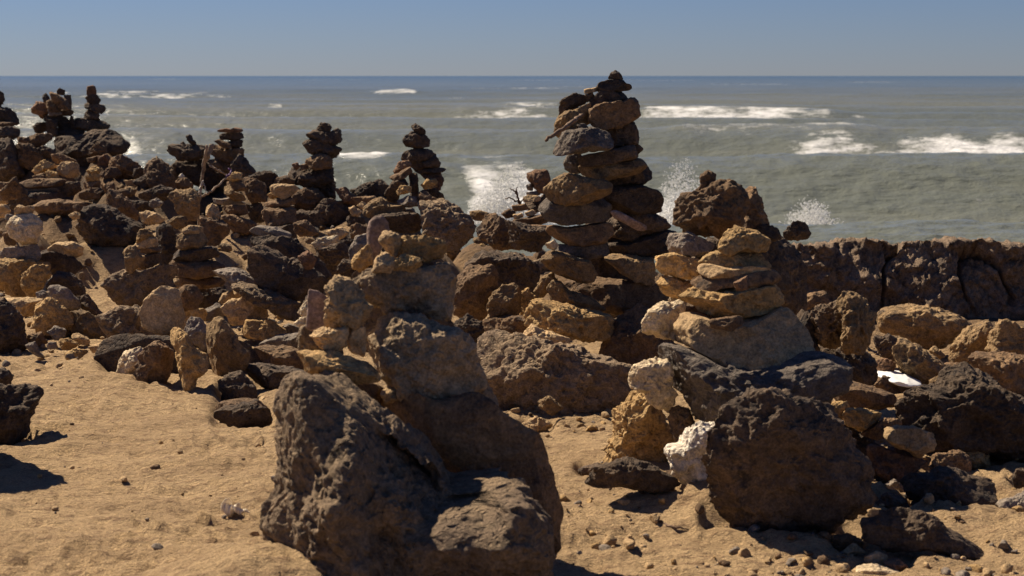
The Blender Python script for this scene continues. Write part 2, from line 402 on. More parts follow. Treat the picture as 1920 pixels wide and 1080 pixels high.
# ---- leftmost cairn with the pale round stone
R('B','round',10.4,'tn','118,205 150,178 185,195 235,183 252,210 235,237 180,232 120,252')
R('B','round',10.4,'pl','58,320 100,275 170,243 280,262 312,300 312,370 280,450 180,467 110,430 60,380',p=2.1,rough=.4,facets=4,name='round_stone',label="pale round stone like a ball, near the top of the leftmost cairn")
R('B','round',10.5,'br','28,390 70,380 115,430 110,485 40,465')
R('B','round',10.4,'gy','0,565 60,500 160,493 260,478 288,560 270,602 150,600')
R('B','round',10.3,'oc','-40,590 60,598 330,608 312,662 200,755 160,860 60,850 -40,790')
R('B','round',10.0,'oc','168,795 200,700 270,632 340,640 362,690 320,805 230,885 178,855',p=2.3,name='oval_stone',label="ochre oval stone leaning on the base of the leftmost cairn")
R('B','leftlow',9.8,'gy','378,810 400,787 440,787 510,810 580,890 592,940 545,965 430,915 385,865',name='holed_stone',label="smooth grey stone with a round hole, lying below the small pyramid",p=2.3,rough=.4,facets=3)
R('B','leftlow',9.8,'gy','273,835 320,820 382,850 378,892 290,882',p=2.2,rough=.4)
R('B','leftlow',9.4,'tn','40,890 150,878 300,890 292,962 230,1012 150,992 55,935')
R('C','leftlow',9.3,'oc','218,150 225,80 260,18 330,8 440,75 480,140 465,218 350,218 280,212 230,185',name='boulder',p=3.2,facets=9)
R('C','leftlow',9.3,'ob','455,95 560,90 660,150 715,272 580,278 465,222',p=3)
R('B','pyr',10.6,'dk','298,565 340,520 440,528 600,588 615,640 560,690 400,690 308,625')
R('B','pyr',10.6,'tn','372,512 420,465 560,455 622,500 602,560 540,582 440,552')
R('B','pyr',10.2,'dk','370,780 430,685 520,690 600,760 645,845 605,900 500,830',p=3,facets=10)
R('B','pyr',9.9,'dk','580,870 660,850 760,1000 775,1065 620,965')
# ---- little cairn
R('B','little',9.6,'oc','1028,462 1060,368 1100,358 1140,378 1152,420 1090,435')
R('B','little',9.6,'tn','1008,492 1040,450 1100,425 1168,428 1172,482 1130,502 1050,502')
R('B','little',9.6,'br','1058,500 1190,493 1202,520 1140,547 1060,532')
R('B','little',9.4,'ob','933,530 970,493 1010,500 1040,560 1082,570 1022,642 980,682 950,650')
R('B','little',9.6,'br','1050,560 1190,543 1205,600 1130,645 1040,655')
R('B','little',9.5,'cr','803,790 860,718 950,678 1080,685 1180,638 1260,650 1293,700 1280,800 1200,880 1080,940 1000,965 900,935 850,860',name='boulder',label="broad mottled boulder under the little ochre topped cairn",t=.9)
# ---- disc cairn
R('B','disc',10,'tn','1378,362 1420,328 1512,348 1512,395 1440,403 1390,392',p=2.2)
R('B','disc',10,'ob','1328,425 1380,390 1500,393 1542,450 1532,492 1400,513 1330,492')
R('B','disc',10,'dk','1308,560 1350,518 1480,498 1600,498 1632,552 1560,582 1480,603 1350,608')
R('B','disc',10,'br','1283,632 1310,590 1450,598 1620,600 1663,640 1642,692 1500,722 1325,702')
R('B','disc',10,'br','1328,710 1500,720 1662,728 1662,782 1560,802 1400,795')
R('B','disc',9.8,'tn','1245,765 1300,725 1342,740 1352,792 1300,822 1250,805')
R('B','disc',10.2,'dk','1340,790 1500,795 1660,790 1700,860 1640,960 1480,980 1340,900')
# ---- leaning cluster
R('P','clus',8.4,'tn','269,590 275,565 290,547 307,541 332,550 343,572 341,600 335,620 309,630 274,612',t=.55,p=2.5,facets=4,rough=.6,name='upright_slab',label="tall oval slab standing upright at the top of the leaning cluster")
R('B','clus',8.6,'br','1340,820 1400,780 1480,798 1503,870 1482,952 1400,955 1370,900')
R('C','clus',8.6,'cr','660,120 720,82 800,68 920,90 960,180 1080,240 1105,310 1000,350 830,340 740,282 690,200',name='boulder')
R('C','clus',7.9,'pl','753,410 800,350 880,328 950,350 905,400 895,482 800,497 758,460')
R('C','clus',7.75,'br','878,400 960,310 1010,288 1090,360 1085,480 1020,555 950,562 898,500')
R('C','clus',7.65,'oc','1098,225 1150,213 1220,260 1260,320 1322,350 1328,420 1262,520 1212,605 1168,560 1160,480 1145,400 1108,310',name='upright_rock',label="craggy ochre rock standing on its narrow end in the leaning cluster",t=.9)
R('C','clus',8.2,'gy','1190,195 1230,130 1292,138 1342,220 1337,300 1312,332 1278,290 1245,240')
R('C','clus',7.9,'ob','1335,185 1420,140 1480,200 1532,240 1520,270 1592,350 1572,430 1480,472 1400,502 1335,420 1325,300',name='boulder',t=.8)
R('C','clus',8.4,'dk','740,440 760,400 820,330 1000,300 1200,330 1400,330 1560,360 1600,420 1560,480 1450,500 1100,500 900,500 780,490',t=.25,name='boulder')
R('C','clus',7.7,'dk','1418,545 1480,500 1560,488 1642,580 1645,652 1560,682 1450,645')
R('C','clus',7.5,'dk','1375,770 1460,700 1600,688 1700,700 1733,810 1650,842 1500,805',t=.6,name='flat_rock')
R('C','scree',9,'gy','308,212 360,178 427,200 422,240 350,262')
R('C','scree',8.7,'oc','365,262 440,253 502,290 470,332 400,322')
R('C','scree',9,'tn','457,232 500,222 572,260 578,295 500,292')
R('C','scree',8.5,'oc','415,352 480,318 562,340 485,388 425,388')
R('C','scree',8.4,'gy','168,300 220,278 242,340 292,382 220,362')
R('C','scree',8.6,'tn','568,312 650,288 693,340 600,348')
R('C','scree',8.7,'gy','298,282 360,278 372,320 320,325')
R('C','scree',9,'br','178,232 260,218 302,290 240,302 178,272')
R('C','scree',6.9,'dk','-70,470 0,452 50,460 77,500 60,560 0,585 -70,590',label="dark stone cut by the left edge, topmost of the near left pair")
R('C','scree',6.9,'dk','-100,600 60,578 120,585 210,598 237,640 205,700 145,890 60,960 -100,960',name='boulder',label="dark boulder cut by the left edge, casting its shadow across the sand",p=3)
R('C','scree',8.9,'dk','-60,-10 40,10 110,100 140,200 162,350 -60,360',name='boulder',label="dark shaded rock at the left edge above the sand")
# ---- behind cluster
R('C','behind',9.4,'gy','1318,75 1390,35 1442,50 1452,92 1400,132 1328,142',p=2.1,rough=.3,facets=3,name='pebble')
R('C','behind',9.2,'tn','1440,55 1500,10 1640,-5 1702,50 1705,112 1640,155 1500,155 1458,92')
R('E','behind',9.4,'tn','123,662 150,610 220,588 233,640 170,693')
R('E','behind',9.5,'tn','222,620 240,545 300,555 400,600 425,642 300,645')
R('C','behind',9.1,'oc','1568,212 1590,140 1730,138 1832,200 1810,242 1680,255 1588,247',p=2.4,rough=.5)
R('C','behind',8.9,'gy','1690,285 1800,240 1930,228 2010,235 1990,300 1900,350 1780,350',rough=.5)
R('C','behind',8.9,'br','1590,360 1700,310 1900,335 1960,400 1940,475 1800,502 1650,435')
R('C','behind',8.8,'dk','1560,440 1700,430 1960,470 1990,560 1900,600 1700,570')
R('E','behind',9.2,'gy','598,858 640,828 740,858 745,905 630,905')
R('C','behind',9.2,'oc','1160,70 1250,55 1320,80 1330,140 1230,150 1190,190 1155,130')
# ---- skyline: bench, cap
R('D','bench',14,'dk','193,222 230,210 242,245 272,262 270,292 240,292 213,255')
R('D','bench',14,'dk','152,272 175,260 192,282 158,288')
R('D','bench',14,'dk','65,330 88,285 170,285 320,288 352,320 347,372 230,402 150,402 108,370',name='slab',label="wide dark slab lying on the bench shaped skyline pile")
R('D','bench',14.2,'dk','80,440 140,400 330,398 372,450 500,495 522,540 515,650 400,670 330,610 210,565 100,545',p=3)
R('D','bench',13.6,'br','112,562 160,530 200,545 253,592 242,625 130,625')
R('D','bench',13.5,'wh','140,522 165,498 185,525 150,540',name='pebble')
R('D','cap',13.9,'rd','433,180 500,163 540,172 560,156 605,168 612,188 560,194 450,190',p=3)
R('D','cap',14,'dk','448,208 520,190 605,193 624,235 580,248 460,248')
R('D','cap',13.9,'br','408,262 450,245 520,280 540,312 480,312')
R('D','cap',14,'dk','490,275 560,245 620,250 622,300 560,318 520,305')
R('D','cap',14,'br','383,305 430,287 540,318 617,313 617,392 550,425 450,392 375,355')
R('D','cap',14,'br','368,402 440,385 510,408 545,462 510,515 420,465')
R('D','cap',13.8,'dk','538,430 570,378 600,370 640,400 700,470 718,492 640,560 550,500')
R('D','yel',12.5,'oc','528,512 560,488 610,500 622,542 560,562 505,548')
R('D','yel',12.5,'br','498,562 560,558 620,578 643,622 560,642 500,612')
R('D','yel',12.4,'ob','478,602 520,590 560,640 620,660 645,702 560,708 500,662')
R('D','yel',12.5,'gy','398,685 470,695 540,680 600,698 632,732 520,743 420,722')
R('D','yel',12.4,'br','478,742 640,738 662,802 560,822 488,792')
R('D','yel',12.3,'br','468,820 530,815 720,868 743,922 640,955 540,935 478,882')
R('D','yel',12.7,'br','620,562 700,528 780,600 793,700 700,722 640,642')
R('D','yel',12.7,'dk','650,740 760,718 793,770 775,865 690,872')
R('D','bal',11.5,'tn','823,600 860,583 990,590 1028,610 1000,652 920,693 850,662 828,640',name='flat_top_stone',label="flat tan stone topping the cairn left of centre")
R('D','bal',11.6,'oc','808,662 840,642 885,680 840,693')
R('D','bal',11.5,'br','783,722 890,703 990,688 1012,730 900,757 788,750')
R('D','bal',11.6,'dk','783,740 900,745 1010,740 1010,780 850,790 790,780')
R('D','bal',11.4,'br','776,785 850,768 1000,760 1018,800 1012,872 880,903 810,900 775,842')
R('D','bal',11.3,'dk','688,930 740,898 840,903 990,890 1010,1000 820,1015 715,980')
# ---- centre skyline cairn
R('D','cen',13.5,'dk','1180,165 1205,116 1260,133 1287,170 1240,212 1190,192')
R('D','cen',13.5,'dk','1103,218 1150,180 1230,190 1300,190 1318,163 1345,188 1360,265 1300,288 1200,242 1120,242',p=3)
R('D','cen',13.5,'dk','1083,272 1130,243 1200,245 1290,278 1352,315 1347,362 1290,388 1200,368 1130,355')
R('D','cen',13.4,'br','1088,412 1150,362 1240,358 1287,400 1285,455 1180,473 1095,443')
R('D','cen',13.4,'rd','988,430 1030,418 1052,450 1020,478')
R('D','cen',13.4,'br','1045,442 1090,428 1115,460 1060,478')
R('D','cen',13.5,'dk','958,525 1000,470 1180,463 1302,428 1308,560 1200,605 1060,585 980,562',p=3)
R('D','cen',13.6,'dk','1060,580 1150,560 1312,558 1315,695 1250,710 1150,650')
R('D','cen',13.3,'br','1000,645 1080,620 1160,620 1252,700 1262,785 1100,795 1008,745',name='boulder')
R('D','cen',13.2,'dk','1250,690 1400,718 1425,865 1300,905 1180,885 1148,790',name='boulder')
R('D','cen',12.8,'dk','1000,795 1180,785 1202,880 1145,965 1000,885',name='boulder')
R('D','crest',13.5,'dk','663,522 740,483 830,488 890,510 902,540 830,572 820,645 760,660 700,605',name='boulder')
R('D','crest',13.4,'br','848,572 880,530 950,518 1012,550 1000,595 870,595')
R('D','crest',13.2,'rd','1318,622 1400,603 1432,650 1515,700 1480,745 1380,725')
R('D','crest',13.6,'dk','1418,632 1510,620 1590,570 1650,548 1718,600 1700,665 1640,695 1520,665',name='boulder',label="dark pointed rock on the crest with surf behind, left of the pine shaped cairn",facets=10)
R('D','crest',12.9,'br','1438,685 1600,668 1645,710 1560,745 1480,735')
R('F','crest',12,'tn','52,762 100,748 152,780 130,823 80,823')
R('F','crest',12.3,'tn','118,742 160,713 202,740 180,778')
R('F','crest',12,'dk','33,845 60,813 170,830 185,882 80,905 40,893')
R('F','crest',11.9,'br','68,922 130,883 205,900 205,965 100,985')
# ---- pine shaped cairn
R('F','pine',11.5,'dk','522,142 555,127 585,143 628,175 627,205 570,203 530,172')
R('F','pine',11.5,'dk','468,240 510,198 560,183 620,208 660,250 657,302 560,325 490,292')
R('F','pine',11.5,'dk','445,402 500,328 580,312 660,323 702,360 702,402 560,415')
R('F','pine',11.5,'dk','520,402 560,395 700,368 742,430 700,472 560,483 515,435')
R('F','pine',11.4,'rd','393,495 430,418 510,403 522,450 470,492 400,523')
R('F','pine',11.3,'br','358,532 440,500 510,452 533,490 470,533 400,553')
R('F','pine',11.5,'dk','555,475 700,453 778,465 750,493 600,505')
R('F','pine',11.5,'rd','590,500 740,488 762,560 747,622 700,645 670,565')
R('F','pine',11.3,'oc','598,585 640,543 700,543 722,600 620,620')
R('F','pine',11.4,'dk','505,498 575,508 583,685 520,705')
R('F','pine',11.4,'dk','585,625 700,608 750,650 772,705 700,715 600,685')
R('F','pine',11.3,'dk','333,642 380,560 450,538 503,570 480,635 430,655 410,725 348,705')
R('F','pine',11.1,'oc','413,642 450,588 522,598 525,640 430,665')
R('F','pine',11.2,'gy','423,705 500,668 578,678 575,745 480,755 430,732',p=2.2,rough=.4)
R('F','pinefoot',11.2,'ob','158,792 230,730 300,678 370,740 460,738 483,790 350,805 240,835',t=.9)
R('F','pinefoot',11.1,'dk','240,835 370,800 580,798 603,900 560,945 380,935 345,885')
R('F','pinefoot',11,'cr','580,702 650,698 760,708 860,768 960,828 1003,900 965,1000 860,1082 760,1065 640,945 590,825',name='boulder',label="large pitted dark boulder sloping right from the foot of the pine shaped cairn")
R('F','pinefoot',11.6,'ob','963,785 1040,776 1122,810 1040,855 968,843',p=3)
R('G','pinefoot',10.2,'br','1588,92 1650,20 1720,8 1800,60 1905,150 1925,275 1740,268 1600,185',name='boulder')
R('F','pinefoot',11.2,'br','575,640 640,640 720,700 740,790 640,800 580,740')
# ---- small cairn with twig
R('F','twig',10.5,'rd','1398,542 1420,500 1470,480 1547,476 1563,560 1530,645 1440,615 1408,572')
R('F','twig',10.5,'gy','1386,587 1420,578 1440,630 1395,625')
R('F','twig',10.5,'gy','1388,642 1460,635 1493,660 1400,675')
R('F','twig',10.4,'tn','1363,682 1400,663 1490,672 1483,705 1370,715')
R('F','twig',10.5,'dk','1378,722 1480,700 1540,640 1555,720 1532,785 1400,775')
R('F','twig',10.3,'br','1203,802 1260,763 1305,790 1292,825 1230,835')
R('F','twig',10.4,'br','1278,742 1380,728 1402,772 1300,785')
R('F','twig',10.2,'tn','1288,812 1350,798 1363,830 1300,845')
R('F','twig',10.2,'tn','1378,792 1430,773 1465,800 1400,825')
R('F','twig',10.2,'br','1288,855 1500,818 1545,800 1553,862 1500,883 1380,885')
R('F','twig',10.1,'br','1300,900 1390,888 1545,888 1550,925 1400,935')
R('F','twig',10,'dk','1240,860 1380,890 1565,930 1565,1085 1300,1060',name='boulder')
# ---- dark slabs left of the front cairn
R('E','slabs',9.6,'gy','368,132 420,98 530,108 645,170 620,193 480,172')
R('E','slabs',9.5,'dk','378,195 520,180 700,190 740,250 860,350 945,485 760,460 600,340 400,238',name='slab',t=.6)
R('E','slabs',9.2,'dk','353,410 370,260 430,248 500,300 700,380 905,520 903,605 820,650 620,600 430,510',name='slab',label="longest dark slab sloping down to the right behind the front cairn",t=.6,facets=10)
R('E','slabs',9.4,'gy','85,445 180,425 260,418 330,458 455,540 330,550 240,522',t=1.4)
R('E','slabs',9.1,'cr','228,562 300,528 500,608 722,690 715,795 620,785 420,695',t=.7)
R('E','slabs',10.4,'br','688,72 770,58 823,120 855,162 740,165 700,132')
R('E','slabs',10,'pl','825,225 870,190 990,168 1013,220 890,278',t=1.4)
R('E','slabs',9.8,'dk','878,282 1050,220 1113,290 1083,385 950,378',name='boulder')
R('E','slabs',9.4,'gy','1103,275 1150,180 1232,158 1245,290 1110,345',p=2.2,rough=.5)
R('E','slabs',10.6,'br','1108,112 1160,78 1243,100 1233,162 1130,185')
R('E','slabs',9.2,'rd','718,325 790,288 853,340 843,402 760,415')
R('E','slabs',10.5,'tn','938,132 1030,108 1083,150 1030,192 960,163')
R('E','slabs',8.9,'dk','1008,412 1060,350 1115,350 1125,410 1050,445')
R('P','slabs',10.9,'dk','598,455 640,440 690,450 700,500 660,540 600,520')
R('P','slabs',8.6,'dk','575,560 600,560 640,600 640,660 600,680 560,640')
# ---- tallest cairn, right stack
R('I','tallR',8.6,'dk','618,100 640,65 670,46 700,60 717,80 722,118 640,120',name='cap_stone',label="small dark cone-shaped stone at the very top of the tallest cairn",facets=4)
R('I','tallR',8.6,'dk','538,175 560,135 600,122 640,115 720,118 745,150 780,142 777,190 700,200 560,212',p=3)
R('I','tallR',8.6,'dk','488,260 560,195 740,193 752,265 640,290 520,335 490,312')
R('I','tallR',8.55,'br','483,320 540,300 600,280 750,268 775,250 805,255 830,295 838,370 790,425 640,465 560,470 490,405',facets=5)
R('I','tallR',8.6,'dk','560,470 700,440 800,423 838,492 822,565 640,608 560,565')
R('I','tallR',8.62,'dk','600,605 800,568 857,617 810,672 680,705 610,650')
R('I','tallR',8.5,'dk','413,702 440,663 540,648 800,588 822,680 640,722 440,743',rough=.6)
R('I','tallR',8.55,'ob','413,742 560,720 840,688 882,742 820,793 620,838 500,822 428,782',rough=.6)
R('I','tallR',8.65,'dk','560,840 800,800 880,733 922,780 928,832 860,875 700,885')
R('J','tallR',8.6,'dk','475,155 560,108 720,93 850,128 880,190 877,268 700,268 540,245',rough=.5)
R('J','tallR',8.65,'dk','550,300 700,262 830,268 928,352 870,388 700,443 560,415')
R('J','tallR',8.65,'dk','540,482 700,438 880,383 992,392 960,462 900,525 800,545 640,548')
R('J','tallR',8.55,'ob','530,560 590,538 820,558 832,620 822,713 700,695 600,615',p=3)
R('J','tallR',8.6,'br','240,725 500,688 850,718 942,800 900,875 740,895 500,885 350,795',rough=.8)
R('J','tallL',8.2,'pk','560,256 600,254 700,310 777,347 770,377 730,377 590,302',t=.5,p=3.5,rough=.25,facets=3,name='slab',label="pinkish flat slab with a crack, wedged slanting in the middle of the tallest cairn")
R('I','tallL',8.6,'tn','443,185 540,170 542,195 450,215',p=3)
R('I','tallL',8.6,'br','448,227 500,205 523,250 470,273')
R('I','tallL',8.6,'dk','283,252 380,213 450,223 453,272 400,303 300,333 260,375 260,302')
R('I','tallL',8.55,'ob','238,435 260,380 330,338 480,288 495,380 480,440 400,463 330,485 280,533 235,503')
R('I','tallL',8.4,'dg','393,442 450,428 472,460 430,478')
R('I','tallL',8.4,'dg','233,625 290,558 330,490 400,468 540,463 622,500 642,570 620,612 420,638 310,645 270,657')
R('I','tallL',8.6,'dg','293,722 330,650 400,638 433,680 422,782 350,793 308,762',p=2.3)
R('J','tallL',8.4,'ob','148,115 200,58 280,22 420,43 565,80 540,142 400,203 280,218 178,192',facets=9)
R('J','tallL',8.5,'dg','112,232 170,173 260,188 480,168 553,220 540,323 400,323 300,333 178,312')
R('J','tallL',8.5,'br','158,392 170,333 260,368 540,330 565,400 500,455 380,473 280,468')
R('J','tallL',8.3,'pl','147,462 200,438 227,470 200,503 155,492')
R('J','tallL',8.5,'dg','218,470 380,473 530,458 533,532 420,563 320,533 230,512')
R('J','tallL',8.35,'ob','118,562 180,513 280,533 420,568 452,640 442,703 340,692 200,642 148,602',p=3)
R('J','tallL',8.4,'ob','73,762 120,678 180,648 222,690 160,763 130,803 90,792')
R('J','tallL',8.3,'ob','163,752 190,700 230,698 280,758 400,798 503,880 380,885 250,855 178,822')
R('J','tallfoot',8.1,'oc','18,885 100,818 200,858 400,888 562,928 575,1000 540,1075 340,1065 200,1023 40,985',name='rugged_block',label="rugged ochre and dark block under the tallest cairn's left stack",facets=10,rough=1.6)
R('J','tallfoot',8.4,'dk','560,930 740,888 800,960 785,1065 640,1105 550,1062',name='boulder')
R('J','tallfoot',7.9,'tn','5,1035 60,983 150,1018 280,1058 305,1095 200,1130 10,1110')
R('P','tallfoot',8.3,'br','1130,640 1160,590 1215,580 1260,620 1250,700 1180,720 1120,690',name='boulder')
R('P','tallfoot',7.4,'cr','886,682 905,640 940,627 1000,631 1060,649 1110,667 1165,667 1184,690 1181,740 1150,777 1080,784 960,777 922,757 893,722',name='boulder',label="broad grey-brown boulder on the sand between the front cairn and the tallest cairn",facets=9,t=.8)
R('P','tallfoot',8.6,'br','845,560 848,525 880,500 920,496 932,520 929,570 905,602 870,602 850,592',name='boulder',label="squarish brown boulder right behind the front cairn's top stones",p=3,rough=.7)
R('P','tallfoot',8.4,'ob','914,575 925,545 950,532 968,540 980,555 975,590 950,600 920,594')
R('P','tallfoot',8.7,'oc','968,552 990,540 1005,555 1003,590 975,595')
R('P','tallfoot',8.3,'br','903,602 960,592 1000,595 1022,620 1002,632 920,632')
R('P','tallfoot',8.0,'dk','848,612 880,590 907,605 903,632 870,670 848,655')
R('P','tallfoot',7,'ob','1008,758 1030,742 1055,765 1040,778')
R('P','tallfoot',6.9,'tn','980,795 1008,780 1037,798 1012,816')
R('P','tallfoot',9.3,'dk','870,495 900,470 960,480 1010,500 1015,560 960,545 900,520',name='boulder')
# ---- front cairn
R('G','front',5.25,'pk','753,115 770,55 800,28 850,25 900,70 922,130 860,220 840,300 800,345 790,385 757,330',t=.35,facets=3,rough=.4,name='upright_slab',label="thin rusty slab standing upright at the top of the front cairn")
R('G','front',5.15,'oc','638,362 680,290 760,248 795,330 793,402 720,433 650,412')
R('G','front',5.0,'tn','843,205 880,148 950,143 1012,190 1002,260 965,333 900,282')
R('G','front',5.0,'oc','955,330 985,235 1040,180 1180,148 1242,200 1322,218 1343,270 1292,343 1200,372 1100,383 1000,353',facets=9,label="knobbly ochre rock topping the front cairn, streaked on its right",cut=(.55,.8))
R('G','front',4.95,'tn','795,430 830,328 890,298 962,340 965,400 940,445')
R('G','front',4.95,'oc','945,445 960,350 1050,308 1130,338 1165,400 1000,460')
R('G','front',5.0,'tb','600,560 640,510 700,448 850,428 1000,438 1150,400 1330,385 1385,500 1373,640 1345,785 1150,785 950,762 820,692 700,640',facets=5,label="largest brown block in the upper front cairn, spanning its full width",cut=(.55,.8))
R('G','front',4.85,'tn','448,845 470,640 460,540 520,488 600,500 680,590 720,680 785,695 775,785 740,835 600,873 540,855',facets=6,rough=1.3,name='pitted_block',label="sunlit pitted pale brown block at the left of the front cairn",p=3)
R('P','front',4.9,'tb','684,622 697,600 720,590 787,600 850,617 876,650 906,712 880,744 800,752 745,737 705,707 687,667',facets=6,p=3,label="big rounded brown rock in the middle of the front cairn",cut=(.55,.8))
R('G','front',4.85,'tn','608,905 650,848 740,858 748,985 730,1065 615,1022')
R('G','front',4.8,'tn','338,925 370,858 450,868 500,882 590,868 612,930 592,1023 500,1035 400,1003',rough=1.3)
R('G','front',5.0,'pk','300,860 315,578 380,588 462,640 472,705 445,865 380,885',t=.3,p=3.5,facets=2,rough=.25,name='upright_slab',label="smooth grey-pink slab standing upright at the left of the front cairn")
R('G','front',5.3,'pl','238,745 270,690 320,650 330,760 300,790')
R('G','front',5.2,'pl','208,830 250,785 310,780 310,855 240,855')
R('G','front',5.1,'tb','250,860 300,840 330,900 400,1010 420,1060 270,1100 240,1000')
R('H','front',4.75,'oc','190,60 240,45 300,53 360,48 500,98 562,180 480,193 320,193 225,150',facets=9)
R('H','front',4.9,'br','175,215 240,190 350,185 500,190 600,215 590,330 500,360 350,300',name='boulder')
R('H','front',4.85,'tn','570,235 600,215 650,225 660,270 600,290')
R('H','front',5.1,'tb','975,185 1060,188 1112,300 1093,345 1020,290')
R('H','front',5.22,'br','543,360 580,280 680,248 790,290 900,275 985,255 1080,335 1240,428 1312,530 1345,600 1388,730 1383,790 1345,900 1335,1120 1230,1120 1190,850 1100,700 1000,640 870,560 750,470 620,410',name='leaning_slab',label="long brown slab leaning against the right back of the foremost boulder",facets=6,t=.32,rough=.7,p=3,cut=(.55,.8))
R('H','front',5.0,'dk','560,385 700,400 900,510 1040,620 1090,800 900,820 760,700 620,540',t=.2,name='rock',label="dark filler shape standing in for the shaded hollow under the leaning slab")  # dark fill standing in for the boulder's shaded inner face
FRONT_BOULDER = dict(crop='H')
R('G','front',5.3,'dk','700,450 900,440 1330,430 1360,600 1350,800 1450,1000 1300,1080 900,1080 640,1000 640,700',name='boulder',t=.35,label="dark filler stone added to darken the shaded gaps of the front cairn")  # added filler, keeps the gaps between the front stones dark like shade
# ---- right cairn
R('K','rback',6.3,'br','410,150 418,75 450,53 490,73 487,105 435,155',name='pebble',label="small brown pebble perched on the round boulder above the right cairn")
R('K','rback',6.3,'br','281,270 320,208 430,140 500,112 560,112 610,150 633,200 638,320 560,372 440,388 360,372 308,322',name='boulder',label="big rounded brown boulder on the skyline behind the right cairn",p=2.4,facets=4)
R('K','rback',6.45,'br','610,175 640,155 680,143 712,200 735,260 752,325 720,355 630,345')
R('K','rback',6.4,'dk','673,352 750,323 800,343 825,402 770,413 700,385')
R('K','rback',9.2,'dk','832,400 870,330 905,308 945,325 967,350 957,402 860,408',name='boulder',label="dark rock perched on the ledge with a splash behind it")
R('K','rback',6.5,'dk','440,385 560,370 720,380 800,420 850,560 860,740 700,760 500,720 440,560',name='boulder',t=.7)
R('K','rback',7.4,'dk','740,430 840,405 900,440 960,600 950,760 820,800 740,700',name='boulder',t=.7)
R('K','rside',6.25,'gy','238,435 270,375 350,368 410,393 482,438 400,488 280,473',rough=.7)
R('K','rside',6.2,'oc','183,535 210,490 280,473 420,508 435,570 400,602 300,597 215,580')
R('K','rside',6.2,'oc','193,622 230,588 300,608 385,618 400,670 350,692 300,703 230,672')
R('K','rside',6.25,'pl','250,705 280,680 350,690 340,740 260,735')
R('K','rside',6.1,'pl','127,825 150,758 220,723 320,728 355,800 312,912 240,907 137,892',facets=9)
R('K','rside',6.3,'dk','400,480 480,470 520,600 480,700 380,690 370,600',name='boulder',t=.6)
R('K','right',6.05,'oc','508,405 540,358 590,338 680,363 765,398 745,463 640,463 560,483 508,452',label="pale yellow stone topping the right foreground cairn",rough=.7)
R('K','right',6.05,'oc','408,522 450,490 500,468 640,468 722,473 755,545 640,563 530,558',label="ochre and rust wedge under the right cairn's top stone")
R('K','right',6.0,'tn','413,562 440,528 540,548 720,543 765,560 732,598 600,578 450,593',p=3)
R('K','right',6.0,'br','383,622 420,588 590,578 770,558 808,610 760,643 450,653 398,648')
R('K','right',5.8,'rd','583,620 650,590 653,650 600,663',name='pebble')
R('K','right',6.0,'oc','318,712 400,648 520,648 700,640 802,628 831,720 790,763 620,793 480,783 398,738',facets=7)
R('K','right',5.8,'br','458,812 600,788 628,830 560,863 480,848',name='pebble',p=2.3)
R('K','right',6.1,'dk','480,780 620,785 800,755 820,800 640,840 500,820',t=.8)
R('K','right',5.95,'tn','298,862 330,808 420,788 490,838 620,828 860,748 905,800 947,940 922,1003 700,1053 560,1058 440,1033 415,975 328,942',name='boulder',label="largest smooth tan block in the middle of the right cairn",p=3,facets=6,rough=.6)
R('K','right',6.2,'br','310,740 440,745 500,800 350,830')
R('L','right',5.85,'dg','343,225 360,150 450,123 520,190 700,205 900,160 960,140 1062,192 1073,242 980,303 800,353 600,393 560,433 470,423 398,373 358,302',name='boulder',label="wide dark grey slab carrying the right cairn's largest tan block",p=3,facets=8,rough=1.3)
R('L','right',5.9,'pl','178,245 220,188 340,163 355,260 380,342 340,385 268,352 248,302 198,292',facets=8)
R('L','right',6.05,'pl','318,168 400,113 463,130 400,190 345,185')
R('L','right',6.2,'oc','85,600 88,460 130,370 222,308 352,450 385,520 335,625 250,610 180,610 110,620',name='honeycomb_rock',label="big yellow honeycombed rock at the right cairn's lower left",facets=4,rough=1.4,t=.8)
R('L','right',5.9,'br','343,422 370,363 430,378 455,440 390,530 358,462')
R('L','right',5.62,'wh','338,562 345,540 400,522 418,460 450,433 500,440 562,445 573,480 543,590 490,620 493,680 410,693 368,662',name='coral_chunk',label="white coral chunk leaning at the base of the right cairn",facets=4,rough=.9,t=.9)
R('L','right',6.0,'br','800,345 900,315 980,298 1033,320 1022,362 950,415 830,395',p=2.5)
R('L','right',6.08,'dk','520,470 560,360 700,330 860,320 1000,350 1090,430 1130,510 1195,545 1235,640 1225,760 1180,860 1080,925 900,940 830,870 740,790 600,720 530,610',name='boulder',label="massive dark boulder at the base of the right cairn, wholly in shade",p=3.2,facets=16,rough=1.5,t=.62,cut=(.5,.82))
R('L','rsand',5.55,'dk','-5,702 60,620 160,585 260,610 402,692 300,725 150,700',name='flat_rock',t=.6,label="low dark rock half buried in sand before the yellow honeycombed rock")  # flat dark form carries the shadow of the sand mound
# ---- craggy pile, wall foot
R('M','crag',6.9,'cr','103,560 130,480 220,453 280,450 330,520 352,600 340,700 250,705 160,682 108,622',rough=1.6)
R('M','crag',6.8,'ob','265,412 300,398 360,412 430,430 455,500 492,530 490,602 432,722 330,722 300,640 330,590 298,480',rough=1.3)
R('M','crag',7,'dk','148,732 180,688 290,718 430,728 485,780 482,872 380,893 260,873',name='boulder')
R('M','crag',7.6,'br','45,482 120,400 200,378 213,440 110,473')
R('M','crag',6.9,'dk','20,560 100,500 120,640 170,740 160,830 40,800 0,700',name='boulder')
R('M','wallfoot',8.6,'ob','488,512 560,470 660,463 760,475 860,495 960,530 1023,580 990,625 930,705 800,705 640,625 518,612',name='boulder',label="long low ochre-topped boulder lying along the foot of the ledge")
R('M','wallfoot',7.8,'ob','568,702 620,658 720,700 830,780 903,830 882,872 760,903 640,862 598,772')
